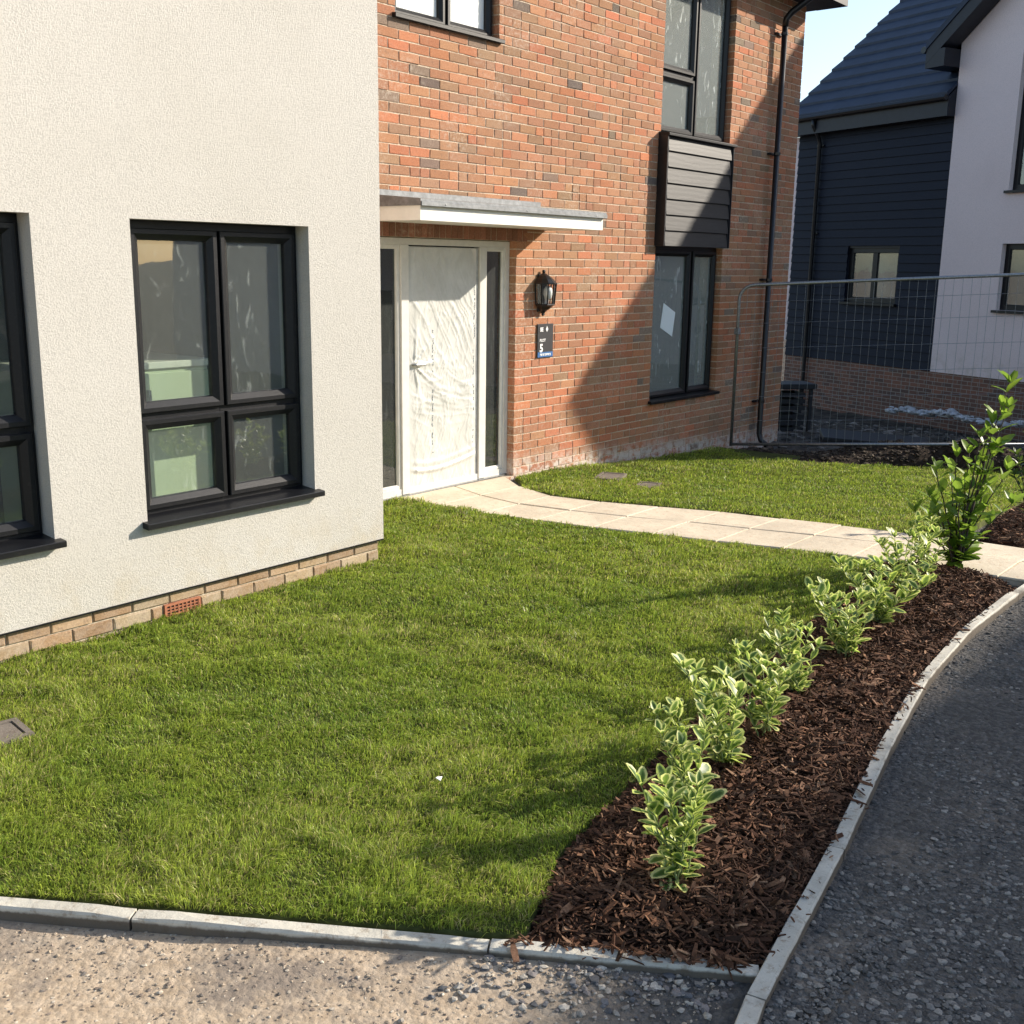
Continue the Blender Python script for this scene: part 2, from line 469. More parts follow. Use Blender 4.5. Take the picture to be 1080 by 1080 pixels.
class MB:
    """collects faces, then links them as one mesh object"""
    def __init__(self):
        self.v = []; self.f = []
    def add(self, vs, fs):
        k = len(self.v)
        self.v += [tuple(map(float, p)) for p in vs]
        self.f += [tuple(i+k for i in f) for f in fs]
    def box(self, x0, x1, y0, y1, z0, z1):
        self.add([(x0, y0, z0), (x1, y0, z0), (x1, y1, z0), (x0, y1, z0), (x0, y0, z1), (x1, y0, z1), (x1, y1, z1), (x0, y1, z1)],
                 [(0, 3, 2, 1), (4, 5, 6, 7), (0, 1, 5, 4), (1, 2, 6, 5), (2, 3, 7, 6), (3, 0, 4, 7)])
    def cbox(self, x0, x1, y0, y1, z0, z1, c=0.003):
        """box with chamfered edges on every side"""
        bm = bmesh.new()
        bmesh.ops.create_cube(bm, size=1.0)
        for v in bm.verts:
            v.co = Vector(((x0+x1)/2+v.co.x*(x1-x0), (y0+y1)/2+v.co.y*(y1-y0), (z0+z1)/2+v.co.z*(z1-z0)))
        bmesh.ops.bevel(bm, geom=bm.edges[:], offset=c, segments=1, affect='EDGES', profile=0.5)
        bm.verts.index_update()
        self.add([v.co for v in bm.verts], [[v.index for v in f.verts] for f in bm.faces])
        bm.free()
    def tube(self, pts, r, n=8, cap=True):
        pts = [Vector(p) for p in pts]
        rs = r if isinstance(r, (list, tuple)) else [r]*len(pts)
        k0 = len(self.v)
        up = None
        for i, p in enumerate(pts):
            t = (pts[min(i+1, len(pts)-1)]-pts[max(i-1, 0)]).normalized()
            if up is None:
                up = Vector((0, 0, 1)) if abs(t.z) < 0.9 else Vector((1, 0, 0))
            a = t.cross(up).normalized(); b = a.cross(t).normalized(); up = b
            for j in range(n):
                an = 2*math.pi*j/n
                q = p+(a*math.cos(an)+b*math.sin(an))*rs[i]
                self.v.append(tuple(q))
        for i in range(len(pts)-1):
            for j in range(n):
                self.f.append((k0+i*n+j, k0+i*n+(j+1) % n, k0+(i+1)*n+(j+1) % n, k0+(i+1)*n+j))
        if cap:
            self.f.append(tuple(k0+j for j in reversed(range(n))))
            self.f.append(tuple(k0+(len(pts)-1)*n+j for j in range(n)))
    def lathe(self, prof, cx, cy, n=12, a0=0.0, a1=2*math.pi):
        k0 = len(self.v)
        full = abs(a1-a0-2*math.pi) < 1e-6
        m = n if full else n+1
        for (r, z) in prof:
            for j in range(m):
                an = a0+(a1-a0)*j/n
                self.v.append((cx+r*math.cos(an), cy+r*math.sin(an), z))
        for i in range(len(prof)-1):
            for j in range(n):
                self.f.append((k0+i*m+j, k0+i*m+(j+1) % m, k0+(i+1)*m+(j+1) % m, k0+(i+1)*m+j))
    def ring(self, x0, x1, z0, z1, prof):
        """mitred rectangular ring in the XZ plane; prof = [(inset, y)]"""
        k0 = len(self.v); n = len(prof)
        for (o, y) in prof:
            self.v += [(x0+o, y, z0+o), (x1-o, y, z0+o), (x1-o, y, z1-o), (x0+o, y, z1-o)]
        for i in range(n):
            i2 = (i+1) % n
            for j in range(4):
                j2 = (j+1) % 4
                self.f.append((k0+i*4+j, k0+i*4+j2, k0+i2*4+j2, k0+i2*4+j))
    def build(self, name, mat, parent=None, smooth=False):
        me = bpy.data.meshes.new(name)
        me.from_pydata(self.v, [], self.f)
        bm = bmesh.new(); bm.from_mesh(me)
        bmesh.ops.recalc_face_normals(bm, faces=bm.faces)
        bm.to_mesh(me); bm.free()
        if smooth:
            me.polygons.foreach_set('use_smooth', [True]*len(me.polygons))
        o = bpy.data.objects.new(name, me)
        if mat is not None:
            me.materials.append(M[mat] if isinstance(mat, str) else mat)
        if parent is not None:
            o.parent = parent
        return link(o)

def part_box(name, mat, parent, *b, c=None):
    m = MB()
    if c: m.cbox(*b, c)
    else: m.box(*b)
    return m.build(name, mat, parent)

def np_mesh(name, verts, faces_flat, loop_tot, mat, col=None, parent=None, smooth=False):
    """fast mesh from numpy arrays"""
    me = bpy.data.meshes.new(name)
    nv = len(verts); nl = len(faces_flat); nf = len(loop_tot)
    me.vertices.add(nv); me.loops.add(nl); me.polygons.add(nf)
    me.vertices.foreach_set('co', np.asarray(verts, np.float32).ravel())
    me.loops.foreach_set('vertex_index', np.asarray(faces_flat, np.int32))
    st = np.zeros(nf, np.int32); st[1:] = np.cumsum(loop_tot)[:-1]
    me.polygons.foreach_set('loop_start', st)
    me.polygons.foreach_set('loop_total', np.asarray(loop_tot, np.int32))
    me.polygons.foreach_set('use_smooth', np.full(nf, bool(smooth)))
    me.update(calc_edges=True)
    if col is not None:
        at = me.attributes.new('Col', 'FLOAT_COLOR', 'POINT')
        c4 = np.ones((nv, 4), np.float32); c4[:, :3] = col
        at.data.foreach_set('color', c4.ravel())
    o = bpy.data.objects.new(name, me)
    me.materials.append(M[mat] if isinstance(mat, str) else mat)
    if parent is not None:
        o.parent = parent
    return link(o)

def inside(px, py, poly):
    r = np.zeros(len(px), bool)
    n = len(poly)
    for i in range(n):
        x0, y0 = poly[i]; x1, y1 = poly[(i+1) % n]
        c = ((y0 > py) != (y1 > py))
        xi = (x1-x0)*(py-y0)/((y1-y0) if y1 != y0 else 1e-9)+x0
        r ^= c & (px < xi)
    return r

def edge_dist(px, py, poly):
    d = np.full(len(px), 1e9)
    n = len(poly)
    for i in range(n):
        a = np.array(poly[i]); b = np.array(poly[(i+1) % n]); ab = b-a
        t = np.clip(((px-a[0])*ab[0]+(py-a[1])*ab[1])/max(ab@ab, 1e-9), 0, 1)
        d = np.minimum(d, np.hypot(px-a[0]-t*ab[0], py-a[1]-t*ab[1]))
    return d

_g = np.random.default_rng(3).random((64, 64))
def vnoise(x, y):
    x = np.asarray(x, float); y = np.asarray(y, float)
    xi = np.floor(x).astype(int); yi = np.floor(y).astype(int)
    fx = x-xi; fy = y-yi
    fx = fx*fx*(3-2*fx); fy = fy*fy*(3-2*fy)
    g = lambda a, b: _g[a % 64, b % 64]
    return (g(xi, yi)*(1-fx)+g(xi+1, yi)*fx)*(1-fy)+(g(xi, yi+1)*(1-fx)+g(xi+1, yi+1)*fx)*fy
def fnoise(x, y, o=4):
    s = 0; a = 0.5; t = 0
    for k in range(o):
        s = s+a*vnoise(np.asarray(x)*2**k+17.3*k, np.asarray(y)*2**k+5.1*k); t += a; a *= 0.5
    return s/t

def hgt(x):
    """lie of the land: level by the door, falling away to the right"""
    x = np.asarray(x, float)
    return np.where(x < 7.6, 0.0, np.where(x < 13, -0.05*(x-7.6), np.where(x < 21, -0.27-0.09*(x-13), -0.99)))

def project(P):
    q = np.asarray(P, float)-CAM
    z = q@fw
    return (q@r2)/z*F_PX+540, (q@d2)/z*F_PX+540, z

# ------------------------------------------------------------------ ground
def grid_obj(name, xs, ys, zf, mat):
    X, Y = np.meshgrid(xs, ys, indexing='ij')
    V = np.stack([X, Y, zf(X, Y)], -1).reshape(-1, 3)
    nx, ny = len(xs), len(ys)
    i, j = np.meshgrid(np.arange(nx-1), np.arange(ny-1), indexing='ij')
    a = (i*ny+j).ravel()
    F = np.stack([a, a+ny, a+ny+1, a+1], -1)
    return np_mesh(name, V, F.ravel(), np.full(len(F), 4), mat, smooth=True)

FRONT_KERB = [(0.10, -1.14), (1.36, -3.18), (1.62, -3.58), (1.88, -3.99), (2.17, -4.44), (2.37, -4.76), (2.565, -5.082)]
def ground_z(X, Y):
    a_ = np.array(FRONT_KERB); dk = np.abs(X-np.interp(-Y, -a_[:, 1], a_[:, 0]))
    kerb_fill = (0.008+0.016*np.clip((-Y-3.2)/1.2, 0, 1))*np.exp(-(dk/0.35)**2)*(Y < -2.5)*(Y > -5.3)
    n = (fnoise(X*3, Y*3)-0.5)*0.022+(fnoise(X*0.7+9, Y*0.7)-0.5)*0.03
    near = np.clip(1-np.hypot(X-4, Y+4)/14, 0, 1)
    rough = np.where(X > 12.0, (fnoise(X*1.6, Y*1.6)-0.5)*0.16, 0)*np.clip((30-X)/10, 0, 1)
    return hgt(X)-0.046+n*near+rough+kerb_fill
xs = np.concatenate([[-600, -200, -60, -20, -8], np.arange(-3, 14, 0.09), np.arange(14, 26, 0.25), [28, 34, 45, 70, 150, 400, 900]])
ys = np.concatenate([[-700, -200, -70, -30, -16], np.arange(-10, 3, 0.09), [3.5, 5, 8, 14, 30, 80, 250, 800]])
g = grid_obj('ground', xs, ys, ground_z, 'ground')
tag(g, 'dusty tan and dark grey stony ground around the plot', 'ground', kind='structure')

# outlines on the ground
RIGHT_KERB = [(1.30, -5.40), (2.29, -5.14), (2.57, -5.085), (2.95, -5.02), (3.32, -4.96), (3.61, -4.90), (4.20, -4.785), (4.52, -4.725), (5.0, -4.645),
              (5.57, -4.585), (6.07, -4.56), (6.85, -4.565), (7.20, -4.58), (9.0, -4.62), (12.0, -4.70)]
BED_EDGE = [(2.25, -4.50), (2.67, -4.31), (3.22, -4.21), (3.81, -4.10), (4.45, -4.02), (5.45, -3.90), (6.30, -3.80), (6.95, -3.72)]
PATH_L = [(0.06, 6.30), (-0.9, 6.37), (-1.8, 6.58), (-2.56, 6.79), (-3.26, 7.0), (-3.95, 7.13), (-4.60, 7.22)]
PATH_R = [(0.06, 7.68), (-0.22, 7.56), (-0.43, 7.30), (-0.89, 7.24), (-1.44, 7.38), (-2.16, 7.70), (-3.02, 7.94), (-3.7, 8.13), (-4.60, 8.25)]
def path_l(y): return float(np.interp(-y, [-a for a, b in PATH_L], [b for a, b in PATH_L]))
def path_r(y): return float(np.interp(-y, [-a for a, b in PATH_R], [b for a, b in PATH_R]))

LAWN = [(0.16, -1.22), (4.86, -1.22), (4.86, 0.0), (6.30, 0.0)]+[(b-0.02, a) for a, b in PATH_L[1:6]]+[(6.98, -3.74)]+BED_EDGE[::-1]+[(2.19, -4.43), (1.905, -3.975), (1.645, -3.565), (1.385, -3.165)]
BACK_LAWN = [(7.74, -0.02)]+[(b+0.02, a) for a, b in PATH_R[1:8]]+[(8.5, -3.80), (10.0, -3.70), (12.6, -3.62), (12.28, -2.4), (11.0, -0.86), (11.55, -0.05)]
BED = BED_EDGE+[(7.12, -3.85), (7.20, -4.35), (7.05, -4.56)]+[(x, y+0.0) for x, y in RIGHT_KERB[11:2:-1]]+[(2.58, -5.07), (2.38, -4.74), (2.2, -4.46)]
BED2 = [(8.36, -3.95), (9.0, -3.82), (10.0, -3.72), (11.5, -3.75), (11.5, -4.66), (9.0, -4.60), (8.36, -4.58)]

def lawn_z(x, y):
    return hgt(x)+(fnoise(np.asarray(x)*1.3, np.asarray(y)*1.3, 3)-0.5)*0.05+(fnoise(np.asarray(x)*6.5, np.asarray(y)*6.5, 2)-0.5)*0.022

def poly_sheet(name, poly, zf, mat, res=0.09, skirt=0.12):
    """a sheet filling a polygon, with a skirt going down to hide its edge"""
    bm = bmesh.new()
    dense = []
    n = len(poly)
    for i in range(n):
        a = np.array(poly[i]); b = np.array(poly[(i+1) % n])
        k = max(1, int(np.hypot(*(b-a))/0.15))
        for t in range(k):
            dense.append(a+(b-a)*t/k)
    vs = [bm.verts.new((p[0], p[1], 0)) for p in dense]
    f = bm.faces.new(vs)
    bmesh.ops.triangulate(bm, faces=[f])
    for axis, lo, hi in ((0, min(p[0] for p in dense), max(p[0] for p in dense)), (1, min(p[1] for p in dense), max(p[1] for p in dense))):
        c = lo+res
        while c < hi:
            co = [0, 0, 0]; no = [0, 0, 0]; co[axis] = c; no[axis] = 1
            bmesh.ops.bisect_plane(bm, geom=bm.verts[:]+bm.edges[:]+bm.faces[:], plane_co=co, plane_no=no, dist=1e-5)
            c += res
    be = [e for e in bm.edges if len(e.link_faces) == 1]
    P = np.array([v.co[:] for v in bm.verts])
    Z = zf(P[:, 0], P[:, 1])
    for v, z in zip(bm.verts, Z):
        v.co.z = float(z)
    ret = bmesh.ops.extrude_edge_only(bm, edges=be)
    for v in [q for q in ret['geom'] if isinstance(q, bmesh.types.BMVert)]:
        v.co.z -= skirt
    bmesh.ops.recalc_face_normals(bm, faces=bm.faces)
    me = bpy.data.meshes.new(name); bm.to_mesh(me); bm.free()
    me.polygons.foreach_set('use_smooth', [True]*len(me.polygons))
    me.materials.append(M[mat])
    return link(bpy.data.objects.new(name, me))

tag(poly_sheet('lawn', LAWN, lambda x, y: lawn_z(x, y)-0.006, 'turf_soil', 0.2), 'turf laid between the rendered wall, kerb and bark bed', 'lawn', kind='structure')
tag(poly_sheet('lawn', BACK_LAWN, lambda x, y: lawn_z(x, y)-0.006, 'turf_soil', 0.25), 'turf between the paved path and the wire fence', 'lawn', kind='structure')

def bed_z(x, y, poly=BED, top=0.075):
    d = edge_dist(np.asarray(x, float), np.asarray(y, float), poly)
    return hgt(x)-0.02+top*(1-np.exp(-d/0.12))+(fnoise(np.asarray(x)*5, np.asarray(y)*5, 3)-0.5)*0.035
tag(poly_sheet('mulch_bed', BED, bed_z, 'mulch_base', 0.09), 'long planting bed dressed with brown bark beside the kerb', 'planting bed', kind='structure')
bed2_z = lambda x, y: bed_z(x, y, BED2, 0.06)
tag(poly_sheet('mulch_bed', BED2, bed2_z, 'mulch_base', 0.2), 'bark-dressed bed on the far side of the path', 'planting bed', kind='structure')

# ------------------------------------------------------------------ kerb edging stones
def kerb_run(parent, line, side, length=0.915, w=0.052, jitter=0.004, top=0.004, seed=1, start=0.0):
    """edging stones laid end to end along a polyline; side=+1 puts them left of travel"""
    rg = np.random.default_rng(seed)
    L = [np.array(p, float) for p in line]
    seg = [np.linalg.norm(L[i+1]-L[i]) for i in range(len(L)-1)]
    cum = np.concatenate([[0], np.cumsum(seg)])
    def at(s):
        s = min(max(s, 0), cum[-1])
        i = min(np.searchsorted(cum, s, side='right')-1, len(seg)-1)
        t = (s-cum[i])/seg[i]
        return L[i]+(L[i+1]-L[i])*t
    s = start
    while s < cum[-1]-0.05:
        e = min(s+length, cum[-1])
        a = at(s+0.004); b = at(e-0.004)
        d = (b-a)/np.linalg.norm(b-a); nrm = np.array([-d[1], d[0]])*side
        za = float(hgt(a[0]))+top+rg.normal(0, jitter); zb = float(hgt(b[0]))+top+rg.normal(0, jitter)
        n = 9
        bm = bmesh.new()
        rows = []
        for k in range(n+1):
            t = k/n
            c = a+(b-a)*t; z = za+(zb-za)*t
            chip = rg.normal(0, 0.0012, 6)
            chip[2] -= max(0, rg.normal(-0.004, 0.0035)); chip[3] -= max(0, rg.normal(-0.004, 0.0035))
            ends = 0.006 if k in (0, n) else 0
            prof = [(0, -0.15), (0, z-0.007), (0.0045+chip[2]*0.3, z+chip[2]-ends), (w-0.005-chip[3]*0.3, z+chip[3]-ends), (w, z-0.008), (w, -0.15)]
            rows.append([bm.verts.new((c[0]+nrm[0]*o+(chip[i]*0.6)*nrm[0], c[1]+nrm[1]*o+(chip[i]*0.6)*nrm[1], zz if zz > -0.1 else z-0.15)) for i, (o, zz) in enumerate(prof)])
        for k in range(n):
            for i in range(5):
                bm.faces.new((rows[k][i], rows[k+1][i], rows[k+1][i+1], rows[k][i+1]))
        bm.faces.new(rows[0]); bm.faces.new(rows[-1][::-1])
        bmesh.ops.recalc_face_normals(bm, faces=bm.faces)
        me = bpy.data.meshes.new('edging_stone'); bm.to_mesh(me); bm.free()
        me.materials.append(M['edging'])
        o = bpy.data.objects.new('edging_stone', me); o.parent = parent; link(o)
        s = e
kerb = tag(empty('kerb', (2.0, -4.2, 0)), 'pale concrete edging along the front of the lawn', 'kerb', kind='structure')
kerb.location = (0, 0, 0)
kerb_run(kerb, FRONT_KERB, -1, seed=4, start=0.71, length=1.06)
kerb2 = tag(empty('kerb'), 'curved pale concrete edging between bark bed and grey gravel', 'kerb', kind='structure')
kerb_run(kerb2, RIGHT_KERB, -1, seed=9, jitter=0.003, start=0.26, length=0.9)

# ------------------------------------------------------------------ paved path
path = tag(empty('path'), 'buff paving slab path from the front door to the road', 'path', kind='structure')
def slab(poly, ztop, parent, seed):
    rg = np.random.default_rng(seed)
    bm = bmesh.new()
    z = ztop+rg.normal(0, 0.002)
    tilt = rg.normal(0, 0.0035, 2)
    c = np.mean(poly, 0)
    lo = [bm.verts.new((p[0], p[1], z-0.08)) for p in poly]
    hi = [bm.verts.new((p[0], p[1], z-0.005+float(hgt(p[0]))+tilt@(np.array(p)-c))) for p in poly]
    ins = [bm.verts.new((p[0]+(c[0]-p[0])*0.022, p[1]+(c[1]-p[1])*0.022, z+float(hgt(p[0]))+tilt@(np.array(p)-c))) for p in poly]
    n = len(poly)
    for i in range(n):
        j = (i+1) % n
        bm.faces.new((lo[i], lo[j], hi[j], hi[i])); bm.faces.new((hi[i], hi[j], ins[j], ins[i]))
    bm.faces.new(ins)
    bmesh.ops.recalc_face_normals(bm, faces=bm.faces)
    me = bpy.data.meshes.new('paving_slab'); bm.to_mesh(me); bm.free()
    me.materials.append(M['slab'])
    o = bpy.data.objects.new('paving_slab', me); o.parent = parent
    return link(o)
rows = [0.06, -0.36, -0.81, -1.26, -1.71, -2.16, -2.61, -3.06, -3.51, -3.96, -4.41, -4.575]
k = 0
gp = 0.005
for a, b in zip(rows[:-1], rows[1:]):
    for side in (0, 1):
        def xe(y, t):
            l, r = path_l(y), path_r(y)
            return l+(r-l)*t
        t0, t1 = (0.0, 0.5) if side == 0 else (0.5, 1.0)
        poly = [(xe(b, t0)+gp, b+gp), (xe(b, t1)-gp, b+gp), (xe(a, t1)-gp, a-gp), (xe(a, t0)+gp, a-gp)]
        zt = 0.002
        slab(poly, zt, path, 50+k); k += 1
jm = MB()
for a, b in zip(rows[:-1], rows[1:]):
    z = float(hgt(7.6))-0.012
    jm.add([(path_l(b), b, z), (path_r(b), b, z-0.02), (path_r(a), a, z-0.02), (path_l(a), a, z)], [(0, 1, 2, 3)])
jm.build('joint_bedding', 'soil', path)

def cover(name, label, cx, cy, w, d, rz, mat='cover', z=0.0):
    o = tag(empty(name, (cx, cy, z), rz), label, 'drain cover')
    m = MB(); m.ring(-w/2, w/2, -d/2, d/2, [(0, 0), (0, 0.03), (0.025, 0.03), (0.025, 0)])
    fr = m.build('frame', mat, o); 
    for v in fr.data.vertices:
        x, y, zz = v.co; v.co = (x, zz, y-0.03+0.012)
    part_box('lid', mat, o, -w/2+0.03, w/2-0.03, -d/2+0.03, d/2-0.03, -0.03, 0.008, c=0.004)
    return o
COVERS = [(1.80, -2.01, 0.47, 0.21), (8.47, -0.58, 0.34, 0.24), (8.33, -1.08, 0.26, 0.20)]
cover('drain_cover', 'weathered grey cover set in the lawn at the left edge of the photo', 1.80, -2.01, 0.47, 0.21, R_(-8), z=0.006)
cover('drain_cover', 'small grey cover in the back lawn nearest the brick wall', 8.47, -0.58, 0.34, 0.24, R_(20), z=-0.040)
cover('drain_cover', 'smaller grey cover in the back lawn nearer the paved path', 8.33, -1.08, 0.26, 0.20, R_(20), z=-0.036)

# ------------------------------------------------------------------ the house
house = tag(empty('house', (4.86, 0, 0)), 'two-storey house with cream rendered bay and orange brick front', 'house')
house.location = (0, 0, 0)

def wall_mesh(x0, x1, z0, z1, y, t, holes):
    """slab of wall facing -Y with real openings; holes = (x0,x1,z0,z1)"""
    X = sorted({x0, x1, *[h[0] for h in holes], *[h[1] for h in holes]})
    Z = sorted({z0, z1, *[h[2] for h in holes], *[h[3] for h in holes]})
    solid = lambda i, j: 0 <= i < len(X)-1 and 0 <= j < len(Z)-1 and not any(h[0] <= (X[i]+X[i+1])/2 <= h[1] and h[2] <= (Z[j]+Z[j+1])/2 <= h[3] for h in holes)
    m = MB()
    idx = {}
    def vid(i, j, b):
        if (i, j, b) not in idx:
            idx[(i, j, b)] = len(m.v); m.v.append((X[i], y+(t if b else 0), Z[j]))
        return idx[(i, j, b)]
    for i in range(len(X)-1):
        for j in range(len(Z)-1):
            if not solid(i, j): continue
            m.f.append((vid(i, j, 0), vid(i+1, j, 0), vid(i+1, j+1, 0), vid(i, j+1, 0)))
            m.f.append((vid(i, j, 1), vid(i, j+1, 1), vid(i+1, j+1, 1), vid(i+1, j, 1)))
            for di, dj, a, b in ((-1, 0, (i, j), (i, j+1)), (1, 0, (i+1, j), (i+1, j+1)), (0, -1, (i, j), (i+1, j)), (0, 1, (i, j+1), (i+1, j+1))):
                if not solid(i+di, j+dj):
                    m.f.append((vid(*a, 0), vid(*b, 0), vid(*b, 1), vid(*a, 1)))
    return m

YW = -1.25                                   # face of the rendered bay
W1 = (3.155, 4.295, 0.555, 2.087)            # main window opening
W0 = (1.505, 2.643, 0.555, 2.092)            # window cut by the photo's left edge
UW = (6.26, 7.47, 3.70, 4.75)                # upper window over the canopy
TU = (10.04, 11.485, 3.22, 4.90)             # tall upper window
TL = (10.03, 11.46, 0.485, 2.10)             # lower window in the shade
DO = (5.56, 7.735, 0.0, 2.085)
DX = 0.085                                   # the door set stands back in its reveal               # door set
EAVE = 4.95

wall_mesh(-3.2, 4.86, 0.15, 5.0, YW, 0.28, [W0, W1]).build('rendered_wall', 'render', house)
m = MB(); m.box(4.58, 4.86, YW+0.281, 0.03, 0.15, 5.0); m.build('rendered_wall', 'render', house)
m = MB(); m.box(-3.2, 4.857, YW-0.006, YW+0.02, 0.142, 0.1495); m.build('render_bead', 'upvc', house)
# plinth: a recessed core with real bricks in front
plinth = part_box('plinth', 'mortar_tan', house, -3.2, 4.83, YW+0.028, YW+0.25, -0.2, 0.147)
m = MB(); m.box(4.60, 4.83, YW+0.251, 0.04, -0.2, 0.147); m.build('plinth_return', 'mortar_tan', house)

def brick_verts(L, Hh, rg, dep=0.095, ch=0.0022, jit=0.0021):
    """front-chamfered brick, origin at lower left of its face, facing -Y"""
    f = [(ch, ch), (L-ch, ch), (L-ch, Hh-ch), (ch, Hh-ch)]
    s = [(0, 0), (L, 0), (L, Hh), (0, Hh)]
    V = [(x+rg.normal(0, jit), min(rg.normal(0, jit*0.5), 0.0012), z+rg.normal(0, jit)) for x, z in f]
    V += [(x+rg.normal(0, jit*0.6), ch*0.9, z+rg.normal(0, jit*0.6)) for x, z in s]
    V += [(x, dep, z) for x, z in s]
    Fc = [(0, 1, 2, 3)]
    for i in range(4):
        j = (i+1) % 4
        Fc.append((4+i, 4+j, j, i)); Fc.append((8+i, 8+j, 4+j, 4+i))
    return V, Fc

def one_brick(name, V, Fc, col, mat, parent, loc):
    me = bpy.data.meshes.new(name)
    me.from_pydata(V, [], Fc)
    at = me.attributes.new('Col', 'FLOAT_COLOR', 'POINT')
    at.data.foreach_set('color', np.tile(np.append(col, 1).astype(np.float32), len(V)))
    me.materials.append(M[mat])
    o = bpy.data.objects.new(name, me); o.location = loc; o.parent = parent
    return link(o)

rgb = np.random.default_rng(21)
PL_COL = [(0.40, 0.29, 0.17), (0.37, 0.26, 0.15), (0.43, 0.33, 0.21), (0.35, 0.22, 0.12), (0.42, 0.28, 0.16)]
AIR = (3.235, 3.462)
for row, (z0, z1) in enumerate(((-0.066, -0.001), (0.009, 0.072), (0.082, 0.140))):
    x = -0.55+(0.1125 if row % 2 else 0)
    while x < 4.83:
        a, b = x, min(x+0.215, 4.828)
        if row == 1 and a < AIR[1] and b > AIR[0]:
            if b > AIR[1]+0.03: a = AIR[1]+0.01
            elif a < AIR[0]-0.03: b = AIR[0]-0.01
            else:
                x += 0.225; continue
        if b-a > 0.03:
            V, Fc = brick_verts(b-a, z1-z0, rgb, 0.06, 0.005, 0.002)
            c = np.array(PL_COL[rgb.integers(5)])*rgb.uniform(0.8, 1.12)
            one_brick('brick', V, Fc, c, 'brick_tan', plinth, (a, YW+0.018, z0))
        x += 0.225
# terracotta air brick
ab = empty('air_brick'); ab.parent = house
m = MB(); m.ring(AIR[0], AIR[1], 0.008, 0.076, [(0, YW+0.05), (0, YW+0.012), (0.010, YW+0.012), (0.010, YW+0.05)]); m.build('frame', 'terracotta', ab)
part_box('void', 'dark_void', ab, AIR[0]+0.004, AIR[1]-0.004, YW+0.03, YW+0.05, 0.012, 0.072)
for i in range(9):
    xx = AIR[0]+0.012+i*(AIR[1]-AIR[0]-0.024)/8.0
    part_box('bar', 'terracotta', ab, xx-0.0035, xx+0.0035, YW+0.014, YW+0.032, 0.018, 0.066)
for i in range(2):
    part_box('bar', 'terracotta', ab, AIR[0]+0.01, AIR[1]-0.01, YW+0.0155, YW+0.031, 0.033+i*0.017-0.003, 0.033+i*0.017+0.003)

# ---- orange brick front
brick_holes = [UW, (TU[0], TU[1], TU[2], 5.2), TL, DO]
BX0, BX1, BZ1 = 4.87, 13.19, 4.98
bw = wall_mesh(BX0, BX1, -0.42, BZ1, 0.0048, 0.28, [(h[0]-0.004, h[1]+0.004, h[2]-0.004, h[3]+0.004) for h in brick_holes]).build('brick_wall', 'mortar', house)
PAL = np.array([(0.50, 0.17, 0.078), (0.46, 0.17, 0.080), (0.42, 0.18, 0.092), (0.43, 0.195, 0.10), (0.39, 0.185, 0.098), (0.34, 0.185, 0.105), (0.22, 0.155, 0.115), (0.13, 0.10, 0.085)])
def pick_col(x, z):
    t = float(fnoise(x*0.55+3, z*0.8+1, 3))
    w = np.array([1.0, 1.15, 1.5, 1.5, 1.3, 0.7, 0.15, 0.03])
    if t > 0.55: w = w*np.array([0.6, 0.7, 0.9, 1.5, 1.6, 1.4, 1.2, 1.0])
    if t < 0.46: w = w*np.array([1.9, 1.7, 1.2, 0.8, 0.8, 0.6, 0.5, 0.5])
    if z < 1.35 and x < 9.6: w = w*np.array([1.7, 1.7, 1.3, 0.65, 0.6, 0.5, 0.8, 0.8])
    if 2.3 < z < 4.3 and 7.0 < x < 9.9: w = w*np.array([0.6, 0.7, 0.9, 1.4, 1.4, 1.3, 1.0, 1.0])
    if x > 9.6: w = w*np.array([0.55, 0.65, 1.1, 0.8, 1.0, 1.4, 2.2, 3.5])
    c = PAL[rgb.choice(8, p=w/w.sum())]
    return np.clip(c*rgb.uniform(0.82, 1.15)*rgb.uniform(0.95, 1.05, 3), 0, 1)
bricks = []      # (x, z, L, H, colour)
row = 0
z = -0.375
while z < BZ1-0.02:
    z1 = min(z+0.065, BZ1-0.004); zm = (z+z1)/2
    cuts = sorted((h[0]-0.0005, h[1]+0.0005) for h in brick_holes if h[2]-0.03 < zm < h[3]+0.005)
    if 2.085 < zm < 2.315:
        cuts = [c for c in cuts if c[0] > 8]+[(DO[0]-0.1, DO[1]+0.105)]; cuts.sort()
    spans = []; x = BX0+0.004
    for a, b in cuts:
        spans.append((x, a)); x = b
    spans.append((x, BX1))
    for a, b in spans:
        k0 = math.floor(a/0.225)-1
        x = k0*0.225+(0.1125 if row % 2 else 0.0)
        pieces = []
        while x < b:
            if rgb.random() < 0.13:
                pieces += [(x, x+0.1025), (x+0.1125, x+0.215)]
            else:
                pieces.append((x, x+0.215))
            x += 0.225
        pieces = [[max(p, a), min(q, b)] for p, q in pieces if min(q, b)-max(p, a) > 0.03]
        if pieces:
            pieces[0][0] = a; pieces[-1][1] = b
        for p, q in pieces:
            if q-p > 0.012:
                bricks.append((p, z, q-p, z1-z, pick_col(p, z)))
    z += 0.075; row += 1
# soldier course over the door
x = DO[0]-0.095
while x < DO[1]+0.10:
    bricks.append((x, 2.090, 0.065, 0.218, np.array((0.30, 0.12, 0.075))*rgb.uniform(0.7, 1.25)))
    x += 0.0715
